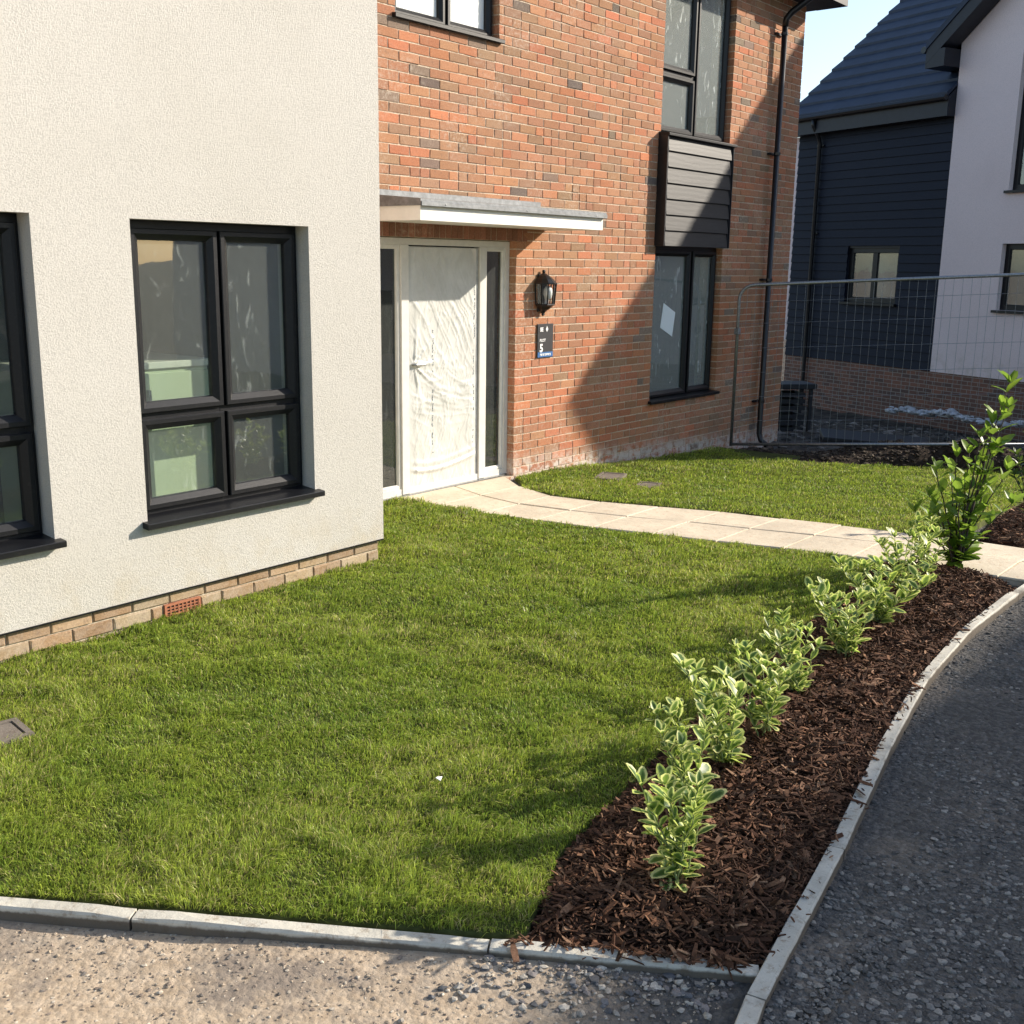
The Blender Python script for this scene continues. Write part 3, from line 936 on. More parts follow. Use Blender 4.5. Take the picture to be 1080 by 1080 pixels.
# biggest in the photo become single bricks, the rest one mesh
area = []
for i, (x, z, L, Hh, c) in enumerate(bricks):
    P = np.array([(x, 0, z), (x+L, 0, z), (x+L, 0, z+Hh), (x, 0, z+Hh)])
    u, v, d = project(P)
    cx, cy = u.mean(), v.mean()
    vis = 402 < cx < 1080 and 2 < cy < 1080 and not (445 < cx < 632 and 205 < cy < 240)
    area.append((u.max()-u.min())*(v.max()-v.min()) if vis else 0)
order = np.argsort(-np.array(area))
single = set(order[:300].tolist())
variants = {}
vv, ff, cc, nb_ = [], [], [], 0
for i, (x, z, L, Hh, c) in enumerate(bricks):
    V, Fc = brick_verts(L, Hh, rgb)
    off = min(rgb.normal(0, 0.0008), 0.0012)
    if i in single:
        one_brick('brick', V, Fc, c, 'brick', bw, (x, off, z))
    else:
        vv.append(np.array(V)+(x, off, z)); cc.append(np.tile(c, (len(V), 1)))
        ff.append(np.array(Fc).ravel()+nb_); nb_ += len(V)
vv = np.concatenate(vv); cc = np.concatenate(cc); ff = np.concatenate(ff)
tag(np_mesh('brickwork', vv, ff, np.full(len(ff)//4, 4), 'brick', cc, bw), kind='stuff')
part_box('gable_wall', 'far_brick', house, 12.90, 13.185, 0.292, 7.0, -0.45, 4.98)
part_box('rear_wall', 'far_brick', house, -3.2, 13.185, 7.0, 7.25, -0.45, 4.98)
m = MB(); m.box(-3.45, -3.2, YW, 7.0, -0.2, 5.0); m.build('end_wall', 'render', house)

# ---- rooms behind the glass
def room(x0, x1, y0, y1, z0, z1, parent, window_side_open=True):
    m = MB()
    m.add([(x0, y0, z0), (x1, y0, z0), (x1, y1, z0), (x0, y1, z0), (x0, y0, z1), (x1, y0, z1), (x1, y1, z1), (x0, y1, z1)],
          [(4, 7, 6, 5), (1, 5, 6, 2), (2, 6, 7, 3), (3, 7, 4, 0)])
    w = m.build('room_lining', 'room', parent)
    m = MB(); m.add([(x0, y0, z0), (x1, y0, z0), (x1, y1, z0), (x0, y1, z0)], [(0, 1, 2, 3)]); m.build('room_floor', 'room_floor', parent)
    return w
room(0.9, 4.57, YW+0.281, 2.6, 0.14, 2.45, house)
room(5.3, 8.0, 0.30, 3.6, 0.01, 2.5, house)
room(9.0, 12.6, 0.30, 4.2, 0.14, 2.45, house)
room(5.3, 8.4, 0.30, 3.6, 2.75, 4.93, house)
room(9.0, 12.6, 0.30, 4.2, 2.75, 4.93, house)
unit = tag(empty('kitchen_unit', (3.38, -0.86, 0.14)), 'pale green kitchen unit seen through the rendered wall window', 'cabinet')
part_box('carcass', 'cabinet', unit, -0.5, 0.47, 0.0, 0.6, 0.0, 1.16, c=0.006)
part_box('worktop', 'white_upvc', unit, -0.52, 0.49, -0.02, 0.62, 1.161, 1.20, c=0.004)
for i in range(2):
    part_box('door_front', 'cabinet', unit, -0.49+i*0.48, -0.02+i*0.48, -0.019, -0.001, 0.10, 1.14, c=0.004)
    part_box('pull_handle', 'galv', unit, -0.07+i*0.12, -0.055+i*0.12, -0.045, -0.0195, 0.85, 1.05)

# ---- windows
SASH = 0.058
def sash_prof(y, w=SASH):
    return [(0.0, y+0.05), (0.0, y+0.004), (0.004, y), (w*0.45, y), (w*0.95, y+0.022), (w, y+0.028), (w, y+0.05)]
def window(name, op, y, sashes, mull_x, trans_z=None, pane='glass', sill_out=0.055, sill=True, fr=0.045, recess=0.10, panes=None):
    """a casement window in an opening, all in house coordinates"""
    x0, x1, z0, z1 = op
    e = empty(name); e.parent = house
    yf = y+recess
    m = MB(); m.ring(x0+0.001, x1-0.001, z0+0.001, z1-0.001, [(0, yf+0.07), (0, yf+0.012), (fr, yf+0.012), (fr, yf+0.07)])
    m.build('frame', 'upvc', e)
    m = MB(); m.box(mull_x-0.022, mull_x+0.022, yf+0.0135, yf+0.068, z0+fr, z1-fr); m.build('mullion', 'upvc', e)
    for tz, ta, tb in (trans_z or []):
        m = MB(); m.box(ta, tb, yf+0.015, yf+0.066, tz-0.02, tz+0.02); m.build('transom', 'upvc', e)
    for k, (a, b, c, d) in enumerate(sashes):
        m = MB(); m.ring(a, b, c, d, sash_prof(yf-0.012)); m.build('sash', 'upvc', e)
        pm = panes[k] if panes else pane
        part_box('pane', pm, e, a+SASH-0.004, b-SASH+0.004, yf+0.030, yf+0.034, c+SASH-0.004, d-SASH+0.004)
    if sill:
        m = MB()
        pr = [(yf+0.02, z0+0.014), (yf+0.02, z0-0.02), (y-sill_out+0.004, z0-0.034), (y-sill_out, z0-0.030), (y-sill_out, z0-0.006), (y-sill_out+0.004, z0-0.002)]
        xa, xb = x0-0.03, x1+0.03
        n = len(pr)
        m.add([(xa, a, b) for a, b in pr]+[(xb, a, b) for a, b in pr], [tuple(range(n)), tuple(range(2*n-1, n-1, -1))]+[(i, (i+1) % n, n+(i+1) % n, n+i) for i in range(n)])
        m.build('sill', 'upvc', e)
    return e
cx = 3.742
window('window', W1, YW, [(3.205, cx-0.010, 1.105, 2.045), (cx+0.010, 4.262, 1.105, 2.045), (3.205, cx-0.010, 0.590, 1.072), (cx+0.010, 4.262, 0.590, 1.072)],
       cx, [(1.088, 3.2, 4.25)])
cx0 = 2.09
window('window', W0, YW, [(1.55, cx0-0.010, 1.105, 2.05), (cx0+0.010, 2.618, 1.105, 2.05), (1.55, cx0-0.010, 0.590, 1.072), (cx0+0.010, 2.618, 0.590, 1.072)],
       cx0, [(1.088, 1.55, 2.6)])
window('window', UW, 0.0, [(6.30, 6.875, 3.712, 4.71), (6.905, 7.445, 3.712, 4.71)], 6.89, pane='glass_sky', sill_out=0.04, recess=0.07)
window('window', (TU[0], TU[1], TU[2], 4.94), 0.0, [(10.075, 10.765, 3.845, 4.90), (10.075, 10.765, 3.25, 3.80), (10.80, 11.455, 3.25, 4.90)], 10.782, [(3.822, 10.08, 10.77)], pane='glass_film', sill=False, recess=0.07)
window('window', TL, 0.0, [(10.075, 10.865, 0.505, 2.055), (10.91, 11.425, 0.505, 2.055)], 10.888, pane='glass_film', sill_out=0.045, recess=0.07)
paper = tag(empty('notice', (0, 0, 0)), 'white paper notice taped crooked on the shaded lower window', 'notice')
m = MB()
pc = [(10.36, 1.24), (10.62, 1.20), (10.56, 1.46), (10.34, 1.50)]
pc = [(10.345, 1.245), (10.60, 1.14), (10.645, 1.40), (10.395, 1.505)]
m.add([(x, 0.0965, z) for x, z in pc]+[(x, 0.0985, z) for x, z in pc], [(0, 1, 2, 3), (7, 6, 5, 4), (0, 4, 5, 1), (1, 5, 6, 2), (2, 6, 7, 3), (3, 7, 4, 0)])
m.build('sheet', 'paper', paper)

# ---- clad panel between the two right-hand windows
cp = empty('clad_panel'); cp.parent = house
part_box('cheek', 'navy_trim', cp, 10.022, 10.040, -0.098, 0.008, 2.10, 3.19)
part_box('cheek', 'navy_trim', cp, 11.365, 11.383, -0.098, 0.008, 2.10, 3.19)
part_box('backing', 'navy_trim', cp, 10.0405, 11.3645, -0.060, 0.008, 2.104, 3.188)
part_box('corner_trim', 'black', cp, 10.001, 10.0215, -0.112, 0.008, 2.098, 3.19)
part_box('corner_trim', 'black', cp, 11.3835, 11.398, -0.112, 0.008, 2.098, 3.19)
for i in range(7):
    z0 = 2.096+i*0.1565
    m = MB()
    z1 = min(z0+0.176, 3.188)
    pr = [(-0.062, z0), (-0.104, z0), (-0.106, z0+0.003), (-0.084, z1), (-0.064, z1)]
    m.add([(10.042, a, b) for a, b in pr]+[(11.363, a, b) for a, b in pr], [tuple(range(5)), tuple(range(9, 4, -1))]+[(j, (j+1) % 5, 5+(j+1) % 5, 5+j) for j in range(5)])
    m.build('board', 'clad', cp)
m = MB()
pr = [(0.10, 3.228), (0.10, 3.192), (-0.128, 3.178), (-0.130, 3.182), (-0.130, 3.200), (-0.126, 3.206)]
m.add([(10.0, a, b) for a, b in pr]+[(11.43, a, b) for a, b in pr], [tuple(range(6)), tuple(range(11, 5, -1))]+[(j, (j+1) % 6, 6+(j+1) % 6, 6+j) for j in range(6)])
m.build('sill', 'upvc', cp)

# ---- front door set
door = empty('door', (DX, 0, 0)); door.parent = house
YD = 0.075
m = MB(); m.ring(DO[0]+0.002-DX, DO[1]-0.002-DX, 0.012, DO[3]-0.002, [(0, YD+0.07), (0, YD), (0.052, YD), (0.052, YD+0.07)]); m.build('frame', 'white_upvc', door)
for a, b in ((6.285, 6.375), (7.242, 7.325)):
    part_box('post', 'white_upvc', door, a, b, YD-0.008, YD+0.068, 0.014, 2.032, c=0.004)
for a, b in ((5.53, 6.283), (7.327, 7.596)):
    m = MB(); m.ring(a+0.001, b-0.001, 0.065, 2.030, [(0, YD+0.05), (0, YD+0.008), (0.022, YD+0.008), (0.034, YD+0.018), (0.034, YD+0.05)]); m.build('glazing_bead', 'white_upvc', door)
    part_box('side_pane', 'glass_door', door, a+0.03, b-0.03, YD+0.030, YD+0.034, 0.095, 2.0)
leaf = part_box('leaf', 'white_upvc', door, 6.386, 7.232, YD+0.026, YD+0.066, 0.045, 2.022, c=0.003)
m = MB(); m.cbox(6.40, 6.435, YD+0.018, YD+0.0255, 0.93, 1.15, 0.003); m.tube([(6.417, YD+0.02, 1.08), (6.417, YD-0.022, 1.08), (6.43, YD-0.03, 1.08), (6.53, YD-0.03, 1.08)], 0.009, 8)
m.build('handle', 'galv', leaf)
part_box('threshold', 'galv', door, 5.53, 7.59, YD-0.03, YD+0.07, 0.004, 0.0115)

# ---- plastic film taped over the door
def build_film():
    nx, nz = 110, 240
    X = np.linspace(6.388, 7.224, nx); Z = np.linspace(0.03, 2.018, nz)
    gx, gz = np.meshgrid(X, Z, indexing='ij')
    u = (gx-6.388)/0.84; v = gz/2.0
    y = np.full(gx.shape, YD+0.008)
    # pulled diagonal creases from the top corners
    d1 = (gx-6.45)*0.86+(gz-2.0)*0.5
    rid = lambda q: 1-np.abs(2*q-1)
    c1 = rid(fnoise(d1*17+1.6*fnoise(gx*3, gz*3), (gx*0.5-gz*0.86)*1.1+4, 2))**9
    y -= 0.006*c1*np.clip((v-0.42)/0.3, 0, 1)
    # sagging folds below the handle
    sag = gz-0.95+0.30*u-0.18*u*u
    c2 = rid(fnoise(sag*10+1.2*fnoise(gx*4+7, gz*4), u*1.6+2, 3))**9
    y -= 0.008*c2*np.clip(1-np.abs(v-0.42)/0.22, 0, 1)
    # swag at the bottom
    sw = gz-(0.16+0.10*u**2+0.05*(1-u)**4)
    y -= 0.016*np.exp(-(sw/0.02)**2)+0.009*np.exp(-((sw-0.06)/0.025)**2)
    # radiating from the handle
    hx, hz = 6.44, 1.07
    an = np.arctan2(gz-hz, gx-hx); rr = np.hypot(gx-hx, gz-hz)
    y -= 0.014*np.clip(np.sin(an*9+1.0), 0, 1)**3*np.exp(-rr/0.28)
    y -= 0.042*np.exp(-((gx-6.48)/0.055)**2-((gz-1.08)/0.016)**2)
    y -= 0.010*(fnoise(gx*9+gz*4, gz*3.5-gx*2, 3)-0.5)+0.004*rid(fnoise(gx*22-gz*9, gz*5+gx*6, 2))**12
    edge = np.minimum(np.minimum(u, 1-u)*12, 1)
    y = YD+0.014+(y-(YD+0.014))*np.clip(edge, 0.12, 1)
    V = np.stack([gx, y, gz], -1).reshape(-1, 3)
    i, j = np.meshgrid(np.arange(nx-1), np.arange(nz-1), indexing='ij')
    a = (i*nz+j).ravel()
    Fq = np.stack([a, a+nz, a+nz+1, a+1], -1)
    return V, Fq, lambda x, z: y[np.clip(np.searchsorted(X, x), 0, nx-1), np.clip(np.searchsorted(Z, z), 0, nz-1)]
film = tag(empty('protective_film', (DX, 0, 0)), 'creased translucent plastic sheet taped over the front door', 'plastic sheet')
V, Fq, film_y = build_film()
fo = np_mesh('sheet', V, Fq.ravel(), np.full(len(Fq), 4), 'film', parent=film, smooth=True)
md = fo.modifiers.new('thick', 'SOLIDIFY'); md.thickness = 0.0015; md.offset = 1
M['tape'] = m_simple('tape_grey', (0.45, 0.46, 0.46), 0.4, nscale=30, namp=0.2)
M['print'] = m_simple('film_print', (0.22, 0.25, 0.28), 0.6)
part_box('tape', 'tape', film, 7.218, 7.231, YD+0.008, YD+0.0245, 0.05, 2.015)
m = MB()
for (xc, za, zb, wd) in ((7.185, 1.26, 1.72, 0.016), (7.178, 0.95, 1.15, 0.014), (7.18, 0.62, 0.86, 0.016), (7.172, 0.33, 0.52, 0.016), (6.66, 1.0, 1.35, 0.010), (6.655, 0.3, 0.85, 0.008)):
    z = za
    while z < zb:
        hh = rgb.uniform(0.008, 0.02)
        if rgb.random() < 0.72:
            y = film_y(xc, z)-0.0035
            for q in range(2):
                xo = xc+rgb.uniform(-wd/2, wd/2); ww = rgb.uniform(0.0015, 0.003) if q else rgb.uniform(0.004, 0.009)
                m.box(xo, xo+ww, y-0.0008, y+0.004, z, z+(hh if not q else 0.003))
        z += hh+0.004
m.build('faded_print', 'print', film)

# ---- canopy over the door
can = empty('door_canopy'); can.parent = house
CX0, CX1, CY = 5.87, 8.15, -0.625
m = MB(); m.box(CX0, CX1, CY, CY+0.022, 2.19, 2.292); m.build('fascia', 'fascia', can)
m = MB(); m.box(CX0, CX0+0.022, CY+0.0225, 0.004, 2.19, 2.292); m.build('end_fascia', 'fascia', can)
m = MB(); m.box(CX1-0.022, CX1, CY+0.0225, 0.004, 2.19, 2.292); m.build('end_fascia', 'fascia', can)
m = MB(); m.box(CX0+0.0225, CX1-0.0225, CY+0.0225, 0.004, 2.196, 2.210); m.build('soffit', 'fascia', can)
m = MB()
m.add([(CX0-0.02, CY-0.022, 2.293), (CX1+0.02, CY-0.022, 2.293), (CX1+0.02, 0.004, 2.293), (CX0-0.02, 0.004, 2.293),
       (CX0-0.02, CY-0.022, 2.338), (CX1+0.02, CY-0.022, 2.338), (CX1+0.02, 0.004, 2.392), (CX0-0.02, 0.004, 2.392)],
      [(0, 1, 2, 3), (4, 7, 6, 5), (0, 4, 5, 1), (1, 5, 6, 2), (2, 6, 7, 3), (3, 7, 4, 0)])
m.build('roof_sheet', 'lead', can)
part_box('drip_edge', 'lead', can, CX0-0.021, CX1+0.021, CY-0.034, CY-0.0225, 2.286, 2.322, c=0.004)
part_box('upstand', 'lead', can, CX0-0.015, CX1-0.10, -0.020, -0.003, 2.380, 2.432, c=0.003)
for i in range(3):
    m = MB(); m.lathe([(0.0, 0), (0.006, 0), (0.006, 0.003), (0.0, 0.004)], 0, 0, 8)
    s = m.build('fixing', 'lead', can); s.rotation_euler = (R_(90), 0, 0); s.location = (6.1+i*0.95, CY-0.034, 2.304)

# ---- eaves, roof, gutter and downpipe
part_box('soffit_box', 'navy_trim', house, 4.2, 13.50, -0.385, 0.0085, EAVE, EAVE+0.18)
part_box('soffit_box', 'navy_trim', house, -3.5, 5.15, YW-0.385, YW-0.0015, EAVE+0.06, EAVE+0.24)
part_box('bargeboard', 'navy_trim', house, 13.20, 13.497, 0.0095, 7.2, EAVE+0.002, EAVE+0.18)
m = MB()
m.add([(4.2, -0.45, 5.14), (13.55, -0.45, 5.14), (13.55, 3.5, 8.0), (4.2, 3.5, 8.0), (13.55, 7.45, 5.14), (4.2, 7.45, 5.14)], [(0, 1, 2, 3), (3, 2, 4, 5), (1, 4, 2), (0, 3, 5)])
m.build('roof', 'tile', house)
m = MB()
m.add([(-3.6, YW-0.45, 5.2), (5.2, YW-0.45, 5.2), (5.2, 3.0, 8.1), (-3.6, 3.0, 8.1), (5.2, 7.4, 5.2), (-3.6, 7.4, 5.2)], [(0, 1, 2, 3), (3, 2, 4, 5), (1, 4, 2), (0, 3, 5)])
m.build('roof', 'tile', house)
m = MB(); 
pr = [(0.055*math.cos(t), 0.055*math.sin(t)) for t in np.linspace(math.pi, 2*math.pi, 9)]
pr += [(0.048*math.cos(t), 0.048*math.sin(t)) for t in np.linspace(2*math.pi, math.pi, 9)]
n = len(pr)
m.add([(4.3, -0.445+a, 5.13+b) for a, b in pr]+[(13.5, -0.445+a, 5.13+b) for a, b in pr], [(i, (i+1) % n, n+(i+1) % n, n+i) for i in range(n)])
m.build('gutter', 'black', house)
dp = empty('downpipe'); dp.parent = house
m = MB(); m.tube([(12.62, -0.43, 5.10), (12.62, -0.43, 5.00), (12.60, -0.40, 4.94), (12.51, -0.15, 4.75), (12.49, -0.095, 4.68), (12.49, -0.085, 4.60)], 0.038, 10); m.build('swan_neck', 'black', dp, True)
m = MB(); m.tube([(12.49, -0.085, 4.62), (12.49, -0.085, -0.12), (12.49, -0.11, -0.2), (12.49, -0.2, -0.26)], 0.034, 10); m.build('pipe', 'black', dp, True)
for z in (4.52, 3.2, 1.75, 0.28):
    m = MB(); m.lathe([(0.041, z-0.015), (0.041, z+0.015)], 12.49, -0.085, 10); m.box(12.40, 12.58, -0.03, -0.001, z-0.012, z+0.012); m.build('bracket', 'black', dp)

# ------------------------------------------------------------------ wall lantern
LX, LZ = 8.105, 1.64
lan = tag(empty('wall_lantern', (LX, 0, LZ)), 'black half-lantern wall light beside the front door', 'wall light')
lan.scale = (1.22, 1.22, 1.0)
def lp(name, mat, m, smooth=False):
    return m.build(name, mat, lan, smooth)
m = MB(); m.cbox(-0.055, 0.055, -0.018, -0.001, -0.17, 0.17, 0.006); lp('back_plate', 'lantern', m)
A0, A1 = math.pi, 2*math.pi
cy = -0.018
m = MB(); m.lathe([(0.0, 0.205), (0.012, 0.205), (0.016, 0.19), (0.012, 0.178), (0.02, 0.172), (0.045, 0.155), (0.075, 0.125), (0.098, 0.095), (0.105, 0.088), (0.105, 0.078), (0.0, 0.078)], 0, cy, 6, A0, A1); lp('hood', 'lantern', m)
m = MB(); m.lathe([(0.0, -0.095), (0.088, -0.095), (0.092, -0.105), (0.075, -0.118), (0.05, -0.145), (0.022, -0.165), (0.014, -0.185), (0.018, -0.195), (0.0, -0.21)], 0, cy, 6, A0, A1); lp('base', 'lantern', m)
for k in range(7):
    an = A0+(A1-A0)*k/6
    m = MB()
    m.tube([(0.098*math.cos(an), cy+0.098*math.sin(an), 0.08), (0.086*math.cos(an), cy+0.086*math.sin(an), -0.097)], 0.0055, 6); lp('glazing_bar', 'lantern', m)
for k in range(6):
    a0 = A0+(A1-A0)*k/6+0.04; a1 = A0+(A1-A0)*(k+1)/6-0.04
    m = MB()
    q = [(0.094*math.cos(a0), cy+0.094*math.sin(a0), 0.077), (0.094*math.cos(a1), cy+0.094*math.sin(a1), 0.077), (0.083*math.cos(a1), cy+0.083*math.sin(a1), -0.094), (0.083*math.cos(a0), cy+0.083*math.sin(a0), -0.094)]
    m.add(q, [(0, 1, 2, 3)]); lp('pane', 'glass_lamp', m)
m = MB(); m.lathe([(0.0, -0.06), (0.026, -0.05), (0.036, -0.01), (0.033, 0.035), (0.018, 0.060), (0.0, 0.066)], 0, cy-0.045, 10); lp('bulb', 'white_paint', m, True)
m = MB(); m.lathe([(0.0, -0.094), (0.016, -0.094), (0.016, -0.02), (0.0, -0.02)], 0, cy-0.035, 10); lp('lamp_holder', 'white_paint', m)

# ------------------------------------------------------------------ plot sign
sign = tag(empty('plot_sign', (8.047, -0.004, 1.054)), 'charcoal plot number sign with blue strip under the wall lantern', 'sign')
part_box('panel', 'sign', sign, 0, 0.235, -0.010, 0.0, 0, 0.307, c=0.002)
part_box('blue_strip', 'sign_blue', sign, 0.003, 0.232, -0.0125, -0.0105, 0.004, 0.050)
def text(body, size, x, z, name='lettering', bold=0.0, sx=1.0):
    c = bpy.data.curves.new(name, 'FONT'); c.body = body; c.size = size; c.extrude = 0.0008; c.offset = bold
    o = bpy.data.objects.new(name, c); link(o)
    dg = bpy.context.evaluated_depsgraph_get()
    me = bpy.data.meshes.new_from_object(o.evaluated_get(dg))
    bpy.data.objects.remove(o)
    me.materials.clear(); me.materials.append(M['white_paint'])
    t = bpy.data.objects.new(name, me); link(t); t.parent = sign
    t.rotation_euler = (R_(90), 0, 0); t.location = (x, -0.0135, z); t.scale = (sx, 1, 1)
    return t
text('5', 0.100, 0.028, 0.054, bold=0.004)
text('PLOT', 0.036, 0.028, 0.146, bold=0.001)
text('SE', 0.050, 0.030, 0.240, bold=0.002)
m = MB(); m.add([(0.118, -0.0128, 0.257), (0.136, -0.0128, 0.232), (0.154, -0.0128, 0.257), (0.136, -0.0128, 0.288), (0.118, -0.0106, 0.257), (0.136, -0.0106, 0.232), (0.154, -0.0106, 0.257), (0.136, -0.0106, 0.288)], [(0, 1, 2, 3), (0, 4, 5, 1), (1, 5, 6, 2), (2, 6, 7, 3), (3, 7, 4, 0)]); m.build('emblem', 'white_paint', sign)
m = MB()
x = 0.036
while x < 0.19:
    ww = rgb.uniform(0.008, 0.013)
    m.box(x, x+0.003, -0.0142, -0.0126, 0.016, 0.037)
    m.box(x+0.0031, x+ww, -0.0142, -0.0126, rgb.choice([0.016, 0.024, 0.032]), 0.0375)
    x += ww+0.004
m.build('strip_lettering', 'white_paint', sign)

# ------------------------------------------------------------------ wire fence panel
fA = np.array([11.62, -0.16, -0.165]); fB = np.array([12.87, -3.12, 0.02])
fu = (fB-fA)/np.linalg.norm(fB-fA); FL, FH = 3.45, 1.855
fence = tag(empty('fence_panel', tuple(fA)), 'grey welded wire site fence panel with rounded tubular top', 'fence')
fp = lambda s, h: tuple(fu*s+np.array([0, 0, h]))
m = MB()
rc = 0.16
pts = [fp(0, 0), fp(0, FH-rc)]+[fp(rc-rc*math.cos(t), FH-rc+rc*math.sin(t)) for t in np.linspace(0.2, math.pi/2, 6)]
pts += [fp(FL-rc+rc*math.sin(t), FH-rc+rc*math.cos(t)) for t in np.linspace(0, math.pi/2-0.2, 6)]+[fp(FL, FH-rc), fp(FL, 0)]
m.tube(pts, 0.019, 8); m.build('tube_frame', 'galv', fence, True)
m = MB(); m.tube([fp(0, 0.02), fp(FL, 0.02)], 0.017, 8); m.build('bottom_rail', 'galv', fence, True)
s = 0.09
while s < FL-0.03:
    m = MB(); bow = rgb.normal(0, 0.006); m.tube([fp(s, 0.03), fp(s+bow, 0.6), fp(s+bow*rgb.uniform(-1, 1.5), 1.2), fp(s, FH-0.01)], 0.0019, 4, False); m.build('wire', 'galv', fence); s += 0.0915
for h in (0.3, 0.58, 0.86, 1.14, 1.42, 1.66):
    m = MB(); m.tube([fp(0.01, h), fp(FL-0.01, h)], 0.0021, 4, False); m.build('wire', 'galv', fence)
part_box('clamp', 'galv', fence, -0.03, 0.03, -0.03, 0.03, 1.30, 1.37, c=0.006)

# ------------------------------------------------------------------ neighbouring house (in its own axes: x to the photo's right, y away)
psi = R_(67.0)
nbh = tag(empty('neighbour_house', (21.126, 0.789, 0.0), psi+math.pi), 'neighbouring house with pale rendered gable and navy clad wing', 'house')
NG = -1.5
GW = 7.0
gx0, gx1 = 0.04, 0.04+GW
gp_ = math.tan(R_(38))
GT = 5.93
def local_part(m, name, mat, parent=None):
    return m.build(name, mat, parent or nbh)
# gable front with openings, pentagonal top
NW = [(1.34, 2.55, 1.22, 2.353), (1.34, 2.55, 3.24, 5.50), (4.6, 5.8, 1.22, 2.353), (4.6, 5.8, 3.24, 4.6)]
w = wall_mesh(gx0, gx1, 0.03, GT, 0.0, 0.3, NW); w.build('gable_wall', 'render_grey', nbh)
m = MB()
ap = ((gx0+gx1)/2, GT+GW/2*gp_)
m.add([(gx0, 0.0, GT+0.001), (gx1, 0.0, GT+0.001), (ap[0], 0.0, ap[1]), (gx0, 0.3, GT+0.001), (gx1, 0.3, GT+0.001), (ap[0], 0.3, ap[1])], [(0, 1, 2), (5, 4, 3), (0, 3, 4, 1), (1, 4, 5, 2), (2, 5, 3, 0)])
m.build('gable_peak', 'render_grey', nbh)
part_box('side_wall', 'render_grey', nbh, gx0+0.001, gx0+0.3, 0.301, 8.0, 0.03, GT)
part_box('side_wall', 'render_grey', nbh, gx1-0.3, gx1-0.001, 0.301, 8.0, 0.03, GT)
part_box('rear_wall', 'render_grey', nbh, gx0, gx1, 8.001, 8.3, 0.03, GT)
part_box('plinth', 'far_brick', nbh, gx0, gx1-0.01, 0.012, 0.29, NG, 0.029)
part_box('plinth', 'far_brick', nbh, -4.0, gx0-0.004, 0.045, 0.29, NG, 0.029)
# gable roof: two thick slopes with verge boxes
for sgn in (-1, 1):
    m = MB()
    xe = ap[0]+sgn*(GW/2+0.42); ze = ap[1]-(GW/2+0.42)*gp_
    t = 0.10
    for (ya, yb, dz0, dz1, nm, mt) in ((-0.42, 8.6, 0.12, 0.24, 'roof_slope', 'tile'), (-0.40, -0.02, -0.14, 0.119, 'bargeboard', 'navy_trim')):
        m = MB()
        m.add([(xe, ya, ze+dz0), (xe, yb, ze+dz0), (ap[0], yb, ap[1]+dz0), (ap[0], ya, ap[1]+dz0), (xe, ya, ze+dz1), (xe, yb, ze+dz1), (ap[0], yb, ap[1]+dz1), (ap[0], ya, ap[1]+dz1)],
              [(0, 1, 2, 3), (4, 7, 6, 5), (0, 4, 5, 1), (1, 5, 6, 2), (2, 6, 7, 3), (3, 7, 4, 0)])
        m.build(nm, mt, nbh)
    m = MB()
    xw = ap[0]+sgn*(GW/2)
    a, b = sorted((xe, xw-sgn*0.0+sgn*0.002))
    m.box(a, b, -0.398, 8.2, ze-0.20, ze+0.10); m.build('eave_box', 'navy_trim', nbh)
    m = MB(); m.tube([(xe+sgn*0.05, -0.42, ze+0.12), (xe+sgn*0.05, 8.5, ze+0.12)], 0.06, 8); m.build('gutter', 'black', nbh)
# navy wing
WX0, WX1, WE = -4.0, gx0-0.003, 4.60
ww_ = (-2.355, -1.0, 1.235, 2.30)
wing = wall_mesh(WX0, WX1, 0.03, WE+0.3, 0.07, 0.25, [ww_]); wing = wing.build('wing_wall', 'navy_trim', nbh)
z = 0.03; i = 0
while z < WE-0.01:
    z1 = min(z+0.172, WE)
    segs = [(WX0, WX1)]
    if z1 > ww_[2]+0.01 and z < ww_[3]-0.01:
        segs = [(WX0, ww_[0]), (ww_[1], WX1)]
    for a, b in segs:
        m = MB()
        pr = [(0.069, z), (0.022, z), (0.020, z+0.003), (0.042, z1+0.012), (0.069, z1+0.012)]
        m.add([(a+0.001, p, q) for p, q in pr]+[(b-0.001, p, q) for p, q in pr], [tuple(range(5)), tuple(range(9, 4, -1))]+[(j, (j+1) % 5, 5+(j+1) % 5, 5+j) for j in range(5)])
        m.build('board', 'navy_clad', wing)
    z += 0.165
part_box('wing_fascia', 'navy_trim', nbh, WX0-0.16, WX1, -0.20, 0.018, WE-0.02, WE+0.28)
m = MB(); m.tube([(WX0-0.15, -0.26, WE+0.29), (WX1, -0.26, WE+0.29)], 0.055, 8); m.build('wing_gutter', 'black', nbh)
part_box('corner_board', 'render_grey', nbh, -4.75, -4.002, 0.06, 0.30, 0.35, 4.58)
# wing roof as stepped courses of tiles
wr = empty('wing_roof'); wr.parent = nbh
wp = R_(41); y0, z0 = -0.24, WE+0.33
dl = 0.40
for k in range(16):
    ya = y0+k*dl*math.cos(wp); za = z0+k*dl*math.sin(wp)
    yb = ya+(dl+0.05)*math.cos(wp); zb = za+(dl+0.05)*math.sin(wp)
    th = 0.055
    xr = gx0+3.3 if ya > 0.02 else WX1
    m = MB()
    m.add([(WX0-0.20, ya, za-0.03), (xr, ya, za-0.03), (xr, yb, zb-0.03), (WX0-0.20, yb, zb-0.03),
           (WX0-0.20, ya, za+th), (xr, ya, za+th), (xr, yb, zb), (WX0-0.20, yb, zb)],
          [(0, 1, 2, 3), (4, 7, 6, 5), (0, 4, 5, 1), (1, 5, 6, 2), (2, 6, 7, 3), (3, 7, 4, 0)])
    m.build('tile_course', 'tile', wr)
m = MB()
ye = y0+15*dl*math.cos(wp); zt_ = z0+15*dl*math.sin(wp)-0.045
